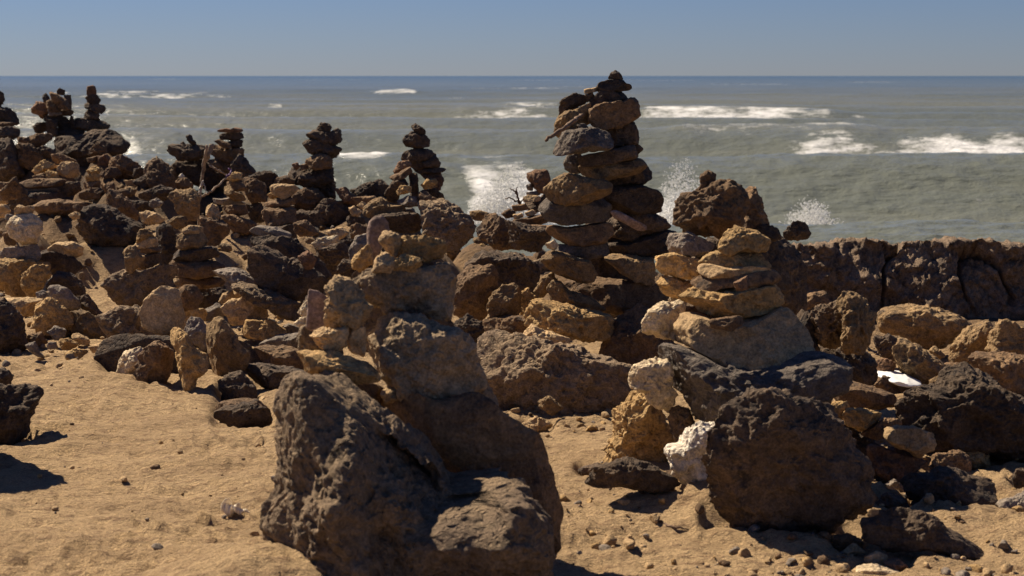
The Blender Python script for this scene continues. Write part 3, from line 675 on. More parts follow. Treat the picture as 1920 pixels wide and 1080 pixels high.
R('M','wallfoot',8.3,'ob','880,770 1000,610 1140,543 1152,600 1110,730 1030,773 920,790',name='boulder',facets=9)
R('M','wallfoot',8.1,'ob','1108,722 1180,543 1240,543 1320,590 1400,640 1400,750 1200,745',name='boulder')
R('M','wallfoot',7.5,'br','1018,782 1060,733 1180,728 1400,760 1400,965 1200,905 1060,835',name='boulder')
R('M','wallfoot',8,'ob','788,722 830,688 873,740 830,765')
R('M','wallfoot',7.8,'rd','478,772 540,755 603,780 593,832 500,835')
R('M','wallfoot',7.3,'ob','788,872 840,848 893,885 850,912 798,908')
R('M','wallfoot',8.3,'dk','480,640 560,620 640,700 580,770 500,740')
R('N','wallfoot',7.0,'dk','540,270 560,165 620,118 760,108 850,70 930,43 1040,88 1110,150 1200,180 1320,230 1320,480 1200,520 1000,425 850,425 730,373 640,345 560,305',name='boulder',label="large dark craggy mound of rock at the right edge, behind the sand",facets=10,rough=1.5,p=2.4)
R('M','wallfoot',7.6,'br','480,900 520,860 560,880 600,930 640,960 600,1000 500,960')
R('M','wallfoot',7.9,'br','870,790 960,780 1030,830 1000,850 900,880')
# ---- step pile
R('N','step',6.5,'br','223,120 300,103 420,130 540,168 548,232 440,228 300,213 238,172',rough=.6)
R('N','step',6.35,'oc','188,242 220,203 290,196 303,230 270,302 208,293')
R('N','step',6.3,'oc','270,262 300,233 380,230 463,260 442,303 360,348 288,313',rough=.6,p=2.3)
R('N','step',6.3,'br','368,362 480,283 562,290 542,342 450,388')
R('N','step',6.0,'tn','488,382 510,333 620,323 723,360 717,432 660,473 560,433',p=3,rough=.5,label="smooth angular tan stone, lowest step right of the right cairn's big boulder")
R('N','step',6.4,'dk','200,300 300,310 420,400 480,480 420,520 280,480 180,380',name='boulder')
R('N','rsand',6.1,'rd','400,425 560,440 702,520 620,560 600,622 500,625 430,622',name='boulder')
R('N','rsand',5.95,'dk','590,560 700,585 780,553 870,560 1038,598 1053,742 900,745 650,702 598,642',p=3.2,name='boulder',label="flat-topped dark block on the sand at lower right")
R('N','rsand',6.5,'br','728,452 860,448 923,500 923,582 800,585 700,525')
R('N','rsand',6.7,'oc','828,432 1000,418 1035,540 930,535 898,452',p=3.2)
R('N','rsand',6.7,'gy','723,382 790,363 823,410 750,425')
R('N','rsand',5.9,'gy','1045,712 1130,678 1230,668 1240,790 1100,772')
R('N','rsand',6.1,'dk','1128,602 1150,543 1230,540 1230,655 1140,642')
R('N','rsand',6.0,'gy','470,625 530,588 593,640 520,662')
R('N','rsand',5.35,'dk','380,790 480,745 560,735 640,755 720,790 850,865 1015,1003 800,985 650,925 500,965 400,905',name='flat_rock',t=.5,label="long low dark rock shape, partly painted cast shadow, running right across the sand")  # outline joins a low rock with the cast shadow beside it, all dark
R('N','rsand',5.35,'tn','243,882 290,878 313,910 260,923')
R('N','rsand',5.2,'tn','268,952 330,918 383,960 300,978')
R('N','rsand',5.1,'tn','378,992 440,958 503,985 470,1032 400,1023')
R('N','rsand',5.05,'rd','478,1012 560,998 623,1060 540,1065')
R('N','rsand',5.0,'pl','338,1042 450,1028 563,1060 563,1095 340,1095')
R('P','rsand',6.2,'br','1700,905 1740,890 1790,900 1800,930 1750,945 1705,935')
R('P','rsand',5.9,'dk','1640,940 1665,925 1700,935 1705,955 1670,965 1640,958')
R('P','rsand',5.2,'br','1560,1010 1590,1000 1620,1015 1610,1035 1570,1035')
R('P','tallfoot',7.0,'dk','1085,880 1120,868 1140,880 1130,895 1090,898')
R('P','tallfoot',7.9,'dk','925,735 960,700 1000,720 1010,760 960,775')
R('P','clus',7.3,'br','405,770 430,755 480,750 500,770 480,785 420,787')
R('P','clus',8.25,'dk','205,640 250,632 330,640 430,640 470,690 480,745 350,750 230,735 200,700',t=.22,name='boulder',ground='free',label="dark shaded boulder mass behind the leaning cluster's stones")  # backing rock added so the cluster's shaded gaps come out dark
R('P','scree',6.35,'dk','-190,700 -130,600 -70,585 -18,640 -12,800 -40,890 -170,890',name='boulder',label="dark rock out of view past the left edge, placed for its shadow")  # out of view, set here to lengthen the shadow on the left sand
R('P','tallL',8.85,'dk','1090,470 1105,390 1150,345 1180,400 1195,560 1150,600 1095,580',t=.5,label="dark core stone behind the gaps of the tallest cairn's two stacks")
R('H','front',4.5,'cr','60,830 70,560 85,340 160,250 240,235 330,215 430,320 550,400 650,490 780,620 850,710 930,765 1000,722 1050,670 1110,650 1170,690 1230,790 1290,930 1330,1100 1290,1250 120,1250 60,1000',
  name='foremost_boulder',label="huge pitted dark boulder nearest the camera, carrying the front cairn",facets=9,cut=(.66,.86),rough=.8,t=.85,p=3.2,dents=[(800,560,260,80,-.62,.36),(1140,840,110,190,0,-.05),(420,560,90,260,-.3,-.08),(640,900,70,160,.3,.08)])

# ------------------------------------------------------------------ prepare the rocks: centres, support, thickness
for i, r in enumerate(ROCKS):
    r['i'] = i
    def solve(r):
        m0 = (r['uv'].max(0) + r['uv'].min(0)) / 2; gr = {'clus': 1.13, 'behind': 1.12, 'slabs': 1.10, 'leftlow': 1.10, 'round': 1.10, 'little': 1.12, 'disc': 1.10, 'scree': 1.06}.get(r['g'], 1.06 if GR[r['g']][2] == 'top' else 1.02)
        W3 = np.array([at(u, v, r['Y']) for u, v in (r['uv'] - m0) * gr + m0])
        r['P'] = W3[:, [0, 2]]; r['zb'] = W3[:, 2].min(); r['zt'] = W3[:, 2].max()
    solve(r)
    if r['zb'] < -0.06 and r['name'] != 'foremost_boulder' and r['ground'] != 'free':      # would sink below the sand: it stands nearer
        vb = r['uv'][:, 1].max(); lo = r['Y']
        for _ in range(40):
            if at(960, vb, lo)[2] < -0.06: lo -= 0.05
        r['Y'] = lo; solve(r)
    P = r['P']
    x, y = P[:, 0], P[:, 1]; x2, y2 = np.roll(x, -1), np.roll(y, -1); cr_ = x * y2 - x2 * y; A_ = cr_.sum() / 2
    r['c'] = np.array([((x + x2) * cr_).sum() / (6 * A_), ((y + y2) * cr_).sum() / (6 * A_)])
    r['w'] = x.max() - x.min(); r['h'] = y.max() - y.min()
    r['half'] = 0.5 * (0.58 * max(r['w'], r['h']) + 0.22 * min(r['w'], r['h'])) * r['t']
    px = (r['uv'].max(0) - r['uv'].min(0)); r['px'] = float(np.sqrt(px[0] * px[1]))
low = {}
for r in ROCKS:
    if GR[r['g']][2] == 'top' and (r['g'] not in low or r['zb'] < low[r['g']]['zb']): low[r['g']] = r

# ------------------------------------------------------------------ ground: one sheet, fan shaped grid finest near the camera
def bw(x, pts):
    return np.interp(x, [p[0] for p in pts], [p[1] for p in pts])
def shore(ang):                       # distance at which the land breaks off towards the sea, by direction x/y
    return bw(ang, [(-1.5, 22), (-.32, 18.5), (-.2, 17), (-.12, 15.8), (-.06, 13.8), (0, 12.6), (.1, 11.6), (.18, 11.4), (.4, 11.4), (1.5, 12)])
nr, nc = 620, 560
yy = 2.6 * (48 / 2.6) ** (np.linspace(0, 1, nr) ** 1.0)
sg = np.linspace(-1, 1, nc); ang = 0.42 * sg + 0.9 * sg ** 5 * 0.6
YY, AA = np.meshgrid(yy, ang, indexing='ij'); XX = YY * AA
gx, gy, ga = XX.ravel(), YY.ravel(), AA.ravel()
gp = np.stack([gx, gy, np.zeros_like(gx)], 1)
base = 0.035 * fbm(gp * np.array([.8, 1.1, 1]), 3, 3) + 0.20 * np.exp(-((gx + .70) / .36) ** 2 - ((gy - 4.38) / .34) ** 2)
base += 0.05 * np.exp(-((gx + 1.6) / 1.0) ** 2 - ((gy - 7.9) / .5) ** 2)
base += 0.10 * np.exp(-((gx - .66) / .30) ** 2 - ((gy - 5.62) / .22) ** 2) + .05 * np.exp(-((gx - .85) / .35) ** 2 - ((gy - 5.35) / .2) ** 2)
M = np.zeros_like(gx)
for r in ROCKS:
    if r['g'] in ('scree', 'rsand', 'front', 'rback'): continue
    if GR[r['g']][2] == 'top' and low[r['g']] is not r: continue
    if r['zb'] > 0.04 and r['Y'] > 11:
        A_ = min(r['zb'] + .03, .95 if r['Y'] > 13 else .3); rad = 0.5 * r['w'] + 0.16
        d = np.sqrt(((gx - r['c'][0]) / rad) ** 2 + ((gy - r['Y'] - .05) / (0.5 * rad + .25)) ** 2)
        M = np.maximum(M, A_ * np.exp(-d ** 3.5))
lim = np.full_like(gx, 9.0)
for r in ROCKS:
    if r['g'] == 'front' or r['ground'] == 'free' or r['uv'][:, 0].max() < 0: continue
    xs = ga * r['Y']; zl = r['zb'] + 0.10 * r['h']
    sel = (np.abs(xs - r['c'][0]) < .52 * r['w']) & (gy < r['Y'] + .1)
    lim[sel] = np.minimum(lim[sel], CAMZ + (zl - CAMZ) * gy[sel] / r['Y'])
H = np.minimum(base + M, np.maximum(lim, -0.25))
Hg = H.reshape(nr, nc)
for _ in range(5):
    Hg[1:-1, 1:-1] = (Hg[:-2, 1:-1] + Hg[2:, 1:-1] + Hg[1:-1, :-2] + Hg[1:-1, 2:] + 2 * Hg[1:-1, 1:-1]) / 6
H = Hg.ravel()
rocky = smoothstep(M, .05, .16) * smoothstep(gy, 11.5, 14)
dS = gy - shore(ga)
# surface relief: ripples, footprints, clods
patch = smoothstep(fbm(gp * .9 + 5, 2, 77), -.1, .35)
clods = ridged(gp * np.array([7., 13., 1]), 3, 21)
H = H + 0.015 * fbm(gp * np.array([3., 7., 1]), 5, 11, .6) + .010 * (ridged(gp * np.array([2.2, 6., 1]), 3, 13) - .9) + 0.016 * patch * (clods - .8)
pt = fbm(gp * np.array([9., 12., 1]), 2, 51); H += 0.022 * patch * smoothstep(pt, .28, .6) - 0.012 * smoothstep(-pt, .3, .6)
H += 0.006 * fbm(gp * 30, 3, 61) * smoothstep(12 - gy, 0, 4)
H += rocky * (0.05 * ridged(gp * 3.2, 3, 71) - .03 + 0.02 * fbm(gp * 12, 2, 73))
H -= smoothstep(dS, 0, 4.5) * 3.4
H += smoothstep(dS, -1, 1) * (1 - smoothstep(dS, 3, 5)) * .12 * ridged(gp * 2, 3, 81)
rocky = np.maximum(rocky, smoothstep(dS, -3.2, -1.2))
rocky = np.clip(rocky + .0, 0, 1)
gV = np.stack([gx, gy, H], 1)
ii = np.arange((nr - 1) * (nc - 1)); ri, ci = ii // (nc - 1), ii % (nc - 1); q = ri * nc + ci
gF = np.stack([q, q + 1, q + nc + 1, q + nc], 1)
def ground_z(x, y):
    s = np.interp(x / y, ang, np.arange(nc)); t = np.interp(y, yy, np.arange(nr))
    return H.reshape(nr, nc)[int(min(nr - 1, round(t))), int(min(nc - 1, round(s)))]

m, nt, b = new_mat("sand"); L = nt.links.new
tc = N(nt, "ShaderNodeTexCoord"); v = tc.outputs["Object"]
at_ = N(nt, "ShaderNodeAttribute", attribute_name="rocky")
mp = N(nt, "ShaderNodeMapping"); mp.inputs["Scale"].default_value = (1, 2.2, 1); L(v, mp.inputs[0]); vs = mp.outputs[0]
n1 = noise(nt, vs, 1.6, 5, .6); n2 = noise(nt, vs, 14, 6, .7); n3 = noise(nt, v, 160, 3, .7); n4 = noise(nt, v, 45, 5, .75)
col = mixc(nt, ramp(nt, n1, .35, .65), (.51, .350, .188), (.39, .262, .140))
col = mixc(nt, ramp(nt, n2, .50, .64), col, (.28, .180, .100))
col = mixc(nt, ramp(nt, n4, .60, .68), col, (.16, .105, .065))
col = mixc(nt, ramp(nt, n4, .34, .28), col, (.62, .47, .29))
rc = mixc(nt, ramp(nt, noise(nt, v, 6, 5, .65), .4, .6), (.10, .070, .048), (.24, .150, .080))
col = mixc(nt, at_.outputs["Fac"], col, rc)
val = math_(nt, 'MULTIPLY', ramp(nt, n3, .25, .75, .6, 1.4), ramp(nt, n4, .3, .7, .8, 1.2))
vm = N(nt, "ShaderNodeVectorMath", operation='SCALE'); L(col, vm.inputs[0]); L(val, vm.inputs[3]); L(vm.outputs[0], b.inputs["Base Color"])
b.inputs["Roughness"].default_value = .95; b.inputs["Specular IOR Level"].default_value = .15
h = math_(nt, 'ADD', math_(nt, 'MULTIPLY', n2, 1.6), math_(nt, 'ADD', math_(nt, 'MULTIPLY', n4, .9), math_(nt, 'MULTIPLY', n3, .35)))
bp = N(nt, "ShaderNodeBump"); bp.inputs["Distance"].default_value = .024; L(h, bp.inputs["Height"]); L(bp.outputs[0], b.inputs["Normal"])
K['sand'] = m
g = link("ground", mesh_np("ground", gV, gF, m, attrs={"rocky": rocky})); tag(g, kind="structure")

# ------------------------------------------------------------------ build each rock as its own object
WORD = ["topmost", "second", "third", "fourth", "fifth", "sixth", "seventh", "eighth", "ninth", "tenth", "eleventh", "twelfth",
        "thirteenth", "fourteenth", "fifteenth", "sixteenth", "seventeenth", "eighteenth", "nineteenth", "twentieth",
        "twenty-first", "twenty-second", "twenty-third", "twenty-fourth", "twenty-fifth", "twenty-sixth"]
for gk in GR:
    mem = [r for r in ROCKS if r['g'] == gk]; mode = GR[gk][2]
    mem.sort(key=lambda r: (r['uv'][:, 1].mean() if mode == 'top' else r['uv'][:, 0].mean()))
    for k, r in enumerate(mem):
        asp = r['w'] / r['h']
        shape = "flat" if asp > 2.3 else "upright" if asp < .62 else "rounded" if r['p'] < 2.5 else "angular" if r['p'] >= 3 else "rough"
        what = (r['name'] or ("rock" if mode == 'left' else "stone")).replace('_', ' ')
        if mode == 'top':
            o_ = WORD[k] + (" from the top" if 0 < k < len(mem) - 1 else "") if k < len(mem) - 1 or k == 0 else "lowest"
        else:
            o_ = "leftmost" if k == 0 else "rightmost" if k == len(mem) - 1 else WORD[k] + " from the left"
        r['auto'] = "%s %s %s, %s %s" % (shape, COL[r['kind']], what, o_, GR[gk][1])
for r in ROCKS:
    if r['g'] in ('clus', 'behind', 'leftlow', 'round', 'little', 'disc', 'pyr', 'rside', 'tallL', 'tallR', 'bal', 'yel') and r['rough'] == 1.0: r['rough'] = .72
for r in ROCKS:
    c = r['c']; P = r['P'] - c; px = r['px']
    level = 7 if px > 330 else 6 if px > 120 else 5 if px > 45 else 4
    if px < 18: level = 3
    mode = GR[r['g']][2]
    nm = r['name'] or ('cairn_stone' if mode == 'top' else 'boulder' if r['w'] > .45 else 'rock')
    pit = {'cr': 1.0, 'oc': .7, 'pl': .5, 'wh': .8, 'dk': .5}.get(r['kind'], .15)
    if r['rough'] < .7: pit *= .3
    me = rock_mesh(P, r['half'], 100 + r['i'], r['kind'], level, r['rough'], pit, r['p'], r['facets'], nm, cut_=r['cut'], dents=
                   [(at(u, v, r['Y'])[0] - c[0], at(u, v, r['Y'])[2] - c[1], a_ * r['Y'] / F, b_ * r['Y'] / F, an, d) for u, v, a_, b_, an, d in r['dents']])
    o = link(nm, me, (c[0], r['Y'], c[1]))
    tag(o, r['label'] or r['auto'], {'boulder': 'boulder', 'pebble': 'pebble'}.get(nm, 'stone'), GR[r['g']][0])

# ------------------------------------------------------------------ long rock ledge on the right
def ledge():
    x0, x1 = 1.12, 6.4; n = 900
    s = np.linspace(0, 1, n); X = x0 + (x1 - x0) * s
    prof = []                       # (dy, z, weight) around the section, front foot to back foot
    nz = 70
    for k in range(nz): prof.append((0.22 * (k / nz) ** 1.4 - .1, -.25 + .70 * k / nz))
    for k in range(28): prof.append((.12 + 1.3 * k / 28, .45 - .20 * k / 28 + .01 * math.sin(k * .7)))
    for k in range(20): prof.append((1.42 + .8 * k / 20, .25 - 3 * k / 20))
    prof = np.array(prof); m_ = len(prof)
    SX, PI_ = np.meshgrid(X, np.arange(m_), indexing='ij')
    PY = prof[PI_.ravel(), 0] + 10.0; PZ = prof[PI_.ravel(), 1]; PX = SX.ravel()
    p = np.stack([PX, PY, PZ], 1); t = PI_.ravel()
    face = 1 - smoothstep(t.astype(float), nz - 2, nz + 6)
    col1 = ridged(np.stack([PX * 2.6, PX * 0, PZ * .6], 1), 3, 5)
    fiss = smoothstep(-np.abs(pn(np.stack([PX * 1.7, PZ * 1.1, PX * 0], 1), 8)), -.04, 0) * smoothstep(PZ, -.1, .3)
    up = smoothstep(PZ, .1, .4)
    blk = np.floor(3.2 * (fbm(np.stack([PX * 1.3, PZ * 2.2, PX * 0], 1), 2, 33) + PZ * .8)) / 3.2
    dY = -.05 * (col1 - .8) * face * (.35 + .65 * up) + .13 * fiss * face + .10 * blk * face + .10 * fbm(p * 3.2, 4, 15) * face + .025 * ridged(p * 8, 4, 17) * face
    dZ = (.040 * fbm(np.stack([PX * 3, PY * 3, PX * 0], 1), 4, 25) + .014 * (ridged(np.stack([PX * 9, PY * 9, PX * 0], 1), 2, 27) - .8)) * smoothstep(PZ, .3, .47)
    dZ -= .16 * fiss * smoothstep(PZ, .3, .47)
    dZ += .012 * fbm(p * 40, 2, 29) + .010 * (ridged(p * 17, 3, 39) - .8) * smoothstep(PZ, .25, .45); dY += .010 * (ridged(p * 19, 3, 49) - .8) * face
    V = np.stack([PX + .03 * fbm(p * 5, 3, 19), PY + dY + .22 * np.sin(PX * 1.1) * .4, PZ + dZ], 1)
    # close the left end
    q = np.arange((n - 1) * (m_ - 1)); a_ = (q // (m_ - 1)) * m_ + q % (m_ - 1)
    Fq = np.stack([a_, a_ + m_, a_ + m_ + 1, a_ + 1], 1)
    cidx = len(V); V = np.vstack([V, [[x0 + .05, 10.6, .1]], [[x1, 10.6, .1]]])
    e0 = np.stack([np.arange(m_ - 1), np.arange(1, m_), np.full(m_ - 1, cidx), np.full(m_ - 1, cidx)], 1)
    tri = np.concatenate([Fq[:, [0, 1, 2]], Fq[:, [0, 2, 3]], e0[:, [0, 1, 2]]])
    return mesh_np("rock_ledge", V, tri, K['ledge'])
K['ledge'] = rock_mat("ledge_stone", (.185, .128, .083), (.245, .170, .110), (.100, .072, .052), .3, .9, 1.8)
tag(link("rock_ledge", ledge()), "long dark jagged rock ledge walling off the sea on the right", "rock ledge")

# ------------------------------------------------------------------ uncountable rubble between the cairns, and gravel on the sand
def scatter(name, n, pos, sizes, level, kinds, seed):
    rs = np.random.RandomState(seed); V0, T0 = ico(level); Vs, Ts, Ms = [], [], []; off = 0
    protos = []
    for k in range(14):
        s = rs.uniform(.55, 1.0, 3); s[2] *= .8; X = V0 * s
        for f in range(6):
            nn = rs.normal(size=3); nn /= np.linalg.norm(nn); d = X @ nn; X = X - np.outer(np.maximum(0, d - d.max() * rs.uniform(.5, .85)), nn)
        X = X * (1 + .16 * fbm(X * 2.1 + k, 3, k))[:, None]; protos.append(X)
    got = 0
    while got < n:
        r_ = pos(rs)
        if r_ is None: continue
        x, y = r_; s = sizes(rs)
        a = rs.uniform(0, 6.28); R_ = np.array([[math.cos(a), -math.sin(a), 0], [math.sin(a), math.cos(a), 0], [0, 0, 1]])
        tl = rs.normal(0, .25); T_ = np.array([[1, 0, 0], [0, math.cos(tl), -math.sin(tl)], [0, math.sin(tl), math.cos(tl)]])
        X = protos[rs.randint(14)] @ (R_ @ T_).T * s + np.array([x, y, ground_z(x, y) + s * .22])
        Vs.append(X); Ts.append(T0 + off); off += len(X); Ms.append(np.full(len(T0), rs.randint(len(kinds)))); got += 1
    me = mesh_np(name, np.vstack(Vs), np.vstack(Ts), None)
    for k in kinds: me.materials.append(K[k])
    me.polygons.foreach_set("material_index", np.concatenate(Ms).astype(np.int32)); me.update()
    return link(name, me)
def in_patch(u, v, list_):
    return any(((u - a) / c) ** 2 + ((v - b_) / d) ** 2 < 1 for a, b_, c, d in list_)
BARE = [(140, 430, 75, 40), (215, 590, 55, 60), (520, 470, 50, 20), (250, 800, 330, 130), (1250, 980, 330, 110), (1800, 930, 140, 60)]
def pos_rubble(rs):
    u = rs.uniform(-120, 1150); y = 9.0 + 7.8 * rs.rand() ** .7; x = (u - 960) / F * y
    v = 142 + 1.5 * F / y
    if y > shore(x / y) + .8: return None
    if u > 560 and y < 10.2 and u < 1000 and rs.rand() < .2: return None
    if in_patch(u, v, BARE) and rs.rand() < .93: return None
    if pn(np.array([[x * 1.3, y * 1.3, 0]]), 4)[0] < -.12 and rs.rand() < .7: return None
    return x, y
tag(scatter("rubble", 900, pos_rubble, lambda rs: .018 + .075 * rs.rand() ** 2.2, 3, ['br', 'ob', 'dk', 'dg', 'tb', 'br', 'ob'], 3),
    "loose rubble of small stones filling the ground between the cairns", "rubble", kind="stuff")
def pos_gravel(rs):
    z = rs.rand()
    if z < .34: u = rs.uniform(-80, 1000); y = rs.uniform(9.0, 13.6)
    elif z < .37: u = rs.uniform(0, 900); y = rs.uniform(4.7, 7.8)
    elif z < .45: u = rs.uniform(-50, 620); y = rs.uniform(8.0, 10.5)
    elif z < .6: u = rs.uniform(1050, 2000); y = rs.uniform(4.6, 6.6)
    elif z < .8: u = rs.uniform(1400, 2000); y = rs.uniform(6.2, 9.4)
    else: u = rs.uniform(840, 1250); y = rs.uniform(6.6, 8.6)
    x = (u - 960) / F * y
    if pn(np.array([[x * 2.3, y * 2.3, 5]]), 14)[0] < -.05 and rs.rand() < .8: return None
    return x, y
tag(scatter("gravel", 3600, pos_gravel, lambda rs: .005 + .030 * rs.rand() ** 2.6, 2, ['oc', 'br', 'tn', 'tn', 'gy'], 8),
    "fine gravel sprinkled over the sand around the stones", "gravel", kind="stuff")

# ------------------------------------------------------------------ sticks, twigs, shell
def tube(pts, rad, mat, seg=8, wob=.0, seed=0):
    """closed tapered tube along 3-D points -> (V, T)"""
    rs = np.random.RandomState(seed); pts = np.array(pts, float); fine, rr = [], []
    for k in range(len(pts) - 1):
        for j in range(6):
            t = j / 6; fine.append(pts[k] * (1 - t) + pts[k + 1] * t); rr.append(rad[k] * (1 - t) + rad[k + 1] * t)
    fine.append(pts[-1]); rr.append(rad[-1]); fine = np.array(fine); rr = np.array(rr)
    fine[1:-1] += rs.normal(0, wob, (len(fine) - 2, 3))
    V, T = [], []
    for k in range(len(fine)):
        d = fine[min(k + 1, len(fine) - 1)] - fine[max(k - 1, 0)]; d /= np.linalg.norm(d)
        a = np.cross(d, (0.3, 1, .2)); a /= np.linalg.norm(a); b_ = np.cross(d, a)
        for s in range(seg):
            th = 2 * math.pi * s / seg; V.append(fine[k] + (a * math.cos(th) + b_ * math.sin(th)) * rr[k] * (1 + .18 * math.sin(3 * th + k)))
    for k in range(len(fine) - 1):
        for s in range(seg):
            a0, a1 = k * seg + s, k * seg + (s + 1) % seg
            T += [(a0, a1, a1 + seg), (a0, a1 + seg, a0 + seg)]
    c0, c1 = len(V), len(V) + 1; V += [fine[0], fine[-1]]
    for s in range(seg):
        T.append((c0, (s + 1) % seg, s)); T.append((c1, (len(fine) - 1) * seg + s, (len(fine) - 1) * seg + (s + 1) % seg))
    return np.array(V), np.array(T)
def tubes(name, specs, mat, label, cat, group=None):
    Vs, Ts, off = [], [], 0
    for pts, rad, wob, seed in specs:
        V, T = tube(pts, rad, mat, wob=wob, seed=seed); Vs.append(V); Ts.append(T + off); off += len(V)
    V = np.vstack(Vs); c = np.array(specs[0][0][0], float)
    return tag(link(name, mesh_np(name, V - c, np.vstack(Ts), mat), c), label, cat, group)
K['wood'] = rock_mat("driftwood", (.250, .185, .130), (.330, .250, .180), (.140, .100, .075), .1, .0, .5)
K['darkwood'] = rock_mat("dark_wood", (.120, .078, .052), (.160, .105, .070), (.070, .048, .036), .1, .0, .5)
K['twine'] = rock_mat("pale_twine", (.46, .40, .34), (.38, .33, .28), (.25, .21, .18), .0, .0, .3)
def A3(u, v, Y, dy=0): return at(u, v, Y + dy)
tubes("forked_stick", [([A3(397, 270, 12.3), A3(390, 290, 12.3), A3(384, 304, 12.32), A3(378, 340, 12.35), A3(374, 380, 12.4), A3(372, 428, 12.5)], [.018, .022, .016, .010, .008, .010], .003, 1),
                       ([A3(388, 272, 12.25), A3(386, 290, 12.27), A3(382, 306, 12.32)], [.010, .012, .012], .002, 2)],
      K['wood'], "forked driftwood stick standing upright among the cairns", "stick")
tubes("dead_branch", [([A3(425, 332, 12.35), A3(412, 345, 12.3), A3(396, 358, 12.3), A3(384, 367, 12.3), A3(372, 366, 12.3)], [.006, .007, .008, .009, .006], .003, 3),
                      ([A3(392, 309, 12.3), A3(404, 316, 12.3), A3(416, 323, 12.35), A3(428, 331, 12.4)], [.008, .007, .006, .004], .003, 4)],
      K['wood'], "thin bent branch leaning from the forked stick to the yellowish cairn", "branch")
tubes("twine", [([A3(381, 339, 12.2), A3(377, 352, 12.2), A3(374, 362, 12.2), A3(375, 372, 12.2), A3(370, 360, 12.2)], [.006, .009, .010, .008, .004], .004, 5),
                ([A3(382, 343, 12.2), A3(386, 358, 12.2), A3(383, 366, 12.2)], [.004, .004, .003], .003, 6)],
      K['twine'], "knotted pale twine wrapped round the middle of the forked stick", "twine")
pm, pnt, pb = new_mat("purple_ribbon"); pb.inputs["Base Color"].default_value = (.10, .035, .13, 1); pb.inputs["Roughness"].default_value = .7
tubes("ribbon", [([A3(428, 316, 12.35), A3(434, 321, 12.35), A3(431, 328, 12.3), A3(424, 331, 12.3)], [.005, .007, .007, .005], .003, 7)], pm,
      "scrap of purple ribbon tied at the top of the yellowish cairn", "ribbon")
tubes("stick", [([A3(1023, 263, 8.1), A3(1040, 252, 8.12), A3(1060, 238, 8.15), A3(1076, 226, 8.2), A3(1092, 216, 8.3)], [.0085, .009, .010, .011, .009], .002, 8)],
      K['darkwood'], "dark straight stick poking out left from the tallest cairn", "stick")
tubes("twig", [([A3(947, 372, 10.3), A3(958, 372, 10.3), A3(968, 377, 10.3), A3(976, 382, 10.35)], [.003, .004, .005, .005], .003, 9),
               ([A3(956, 353, 10.3), A3(966, 359, 10.3), A3(971, 371, 10.3), A3(976, 381, 10.35)], [.003, .005, .006, .006], .003, 10),
               ([A3(970, 350, 10.3), A3(968, 357, 10.3), A3(971, 366, 10.3)], [.002, .004, .005], .002, 11),
               ([A3(982, 372, 10.3), A3(978, 377, 10.3), A3(976, 382, 10.35)], [.002, .003, .004], .002, 12)],
      K['darkwood'], "bare branching twig stuck in the small cairn, against the white surf", "twig")
def on_ground(u, v, lift=.006):
    for y in np.arange(4.2, 9, .01):
        p = at(u, v, y)
        if p[2] <= ground_z(p[0], p[1]) + lift: return p
    return at(u, v, 6)
tubes("twig", [([on_ground(1227, 973), on_ground(1240, 979), on_ground(1262, 988), on_ground(1291, 993)], [.003, .004, .004, .002], .002, 13)],
      K['darkwood'], "small curved twig lying on the sand below the white coral chunk", "twig")
def shell_mesh():
    Vs, n, m_ = [], 150, 20
    for k in range(n):
        t = k / n; a = t * 5.2 * math.pi * 1; r = .024 * min(1, t / .12 + .05) ** .5 * (1 - t) ** 1.1 + .0015; x = .105 * t ** .85
        cx = np.array([x, .55 * r * math.cos(a), .55 * r * math.sin(a)])
        for j in range(m_):
            th = 2 * math.pi * j / m_; rr = r * (1 + .10 * math.sin(a * 6)) * (1 + .10 * (j % 5 == 0))
            Vs.append(cx + np.array([.35 * rr * math.sin(th + a), rr * math.cos(th), rr * math.sin(th)]))
    V = np.array(Vs); T = []
    for k in range(n - 1):
        for j in range(m_):
            a0, a1 = k * m_ + j, k * m_ + (j + 1) % m_; T += [(a0, a1, a1 + m_), (a0, a1 + m_, a0 + m_)]
    T += [(0, j + 1, j) for j in range(1, m_ - 1)] + [((n - 1) * m_, (n - 1) * m_ + j, (n - 1) * m_ + j + 1) for j in range(1, m_ - 1)]
    return mesh_np("seashell", V + np.random.RandomState(1).normal(0, .0006, V.shape), np.array(T), K['shell'])
K['shell'], nt, b = new_mat('shell'); b.inputs['Base Color'].default_value = (.90, .76, .54, 1); b.inputs['Roughness'].default_value = .5
p = on_ground(418, 955, .02)
o = link("seashell", shell_mesh(), (p[0], p[1], ground_z(p[0], p[1]) + .028)); o.rotation_euler = (0.3, math.radians(6), math.radians(-20))
tag(o, "white and ochre broken seashell lying alone on the sand at left", "seashell")

# ------------------------------------------------------------------ sea
def sxy(u, v): 
    Y = (CAMZ - SEA) * F / (v - 142.0); return (u - 960) / F * Y, Y
sr, scn = 1150, 620
sy = 17 * (30000 / 17) ** (np.linspace(0, 1, sr) ** 1.7)
sa = np.linspace(-1, 1, scn); sa = .40 * sa + .5 * sa ** 7
SY, SA = np.meshgrid(sy, sa, indexing='ij'); X, Y = (SY * SA).ravel(), SY.ravel()
sp_ = np.stack([X, Y, np.zeros_like(X)], 1)
near = np.exp(-(Y / 420.0) ** 2); 
wy = Y + .10 * X + 7 * pn(sp_ * np.array([.009, .008, 1]), 4)
def crest(ph, k): return ((1 + np.sin(ph)) / 2) ** k
Z = 1.7 * near * (crest(wy * 2 * np.pi / 23, 2.2) - .4) * (1 + .6 * pn(sp_ * np.array([.010, .02, 1]), 6))
Z += .13 * near * fbm(sp_ * np.array([.10, .30, 1]), 3, 8) + .05 * np.exp(-(Y / 170.) ** 2) * ridged(sp_ * np.array([.5, 1.0, 1]), 3, 12)
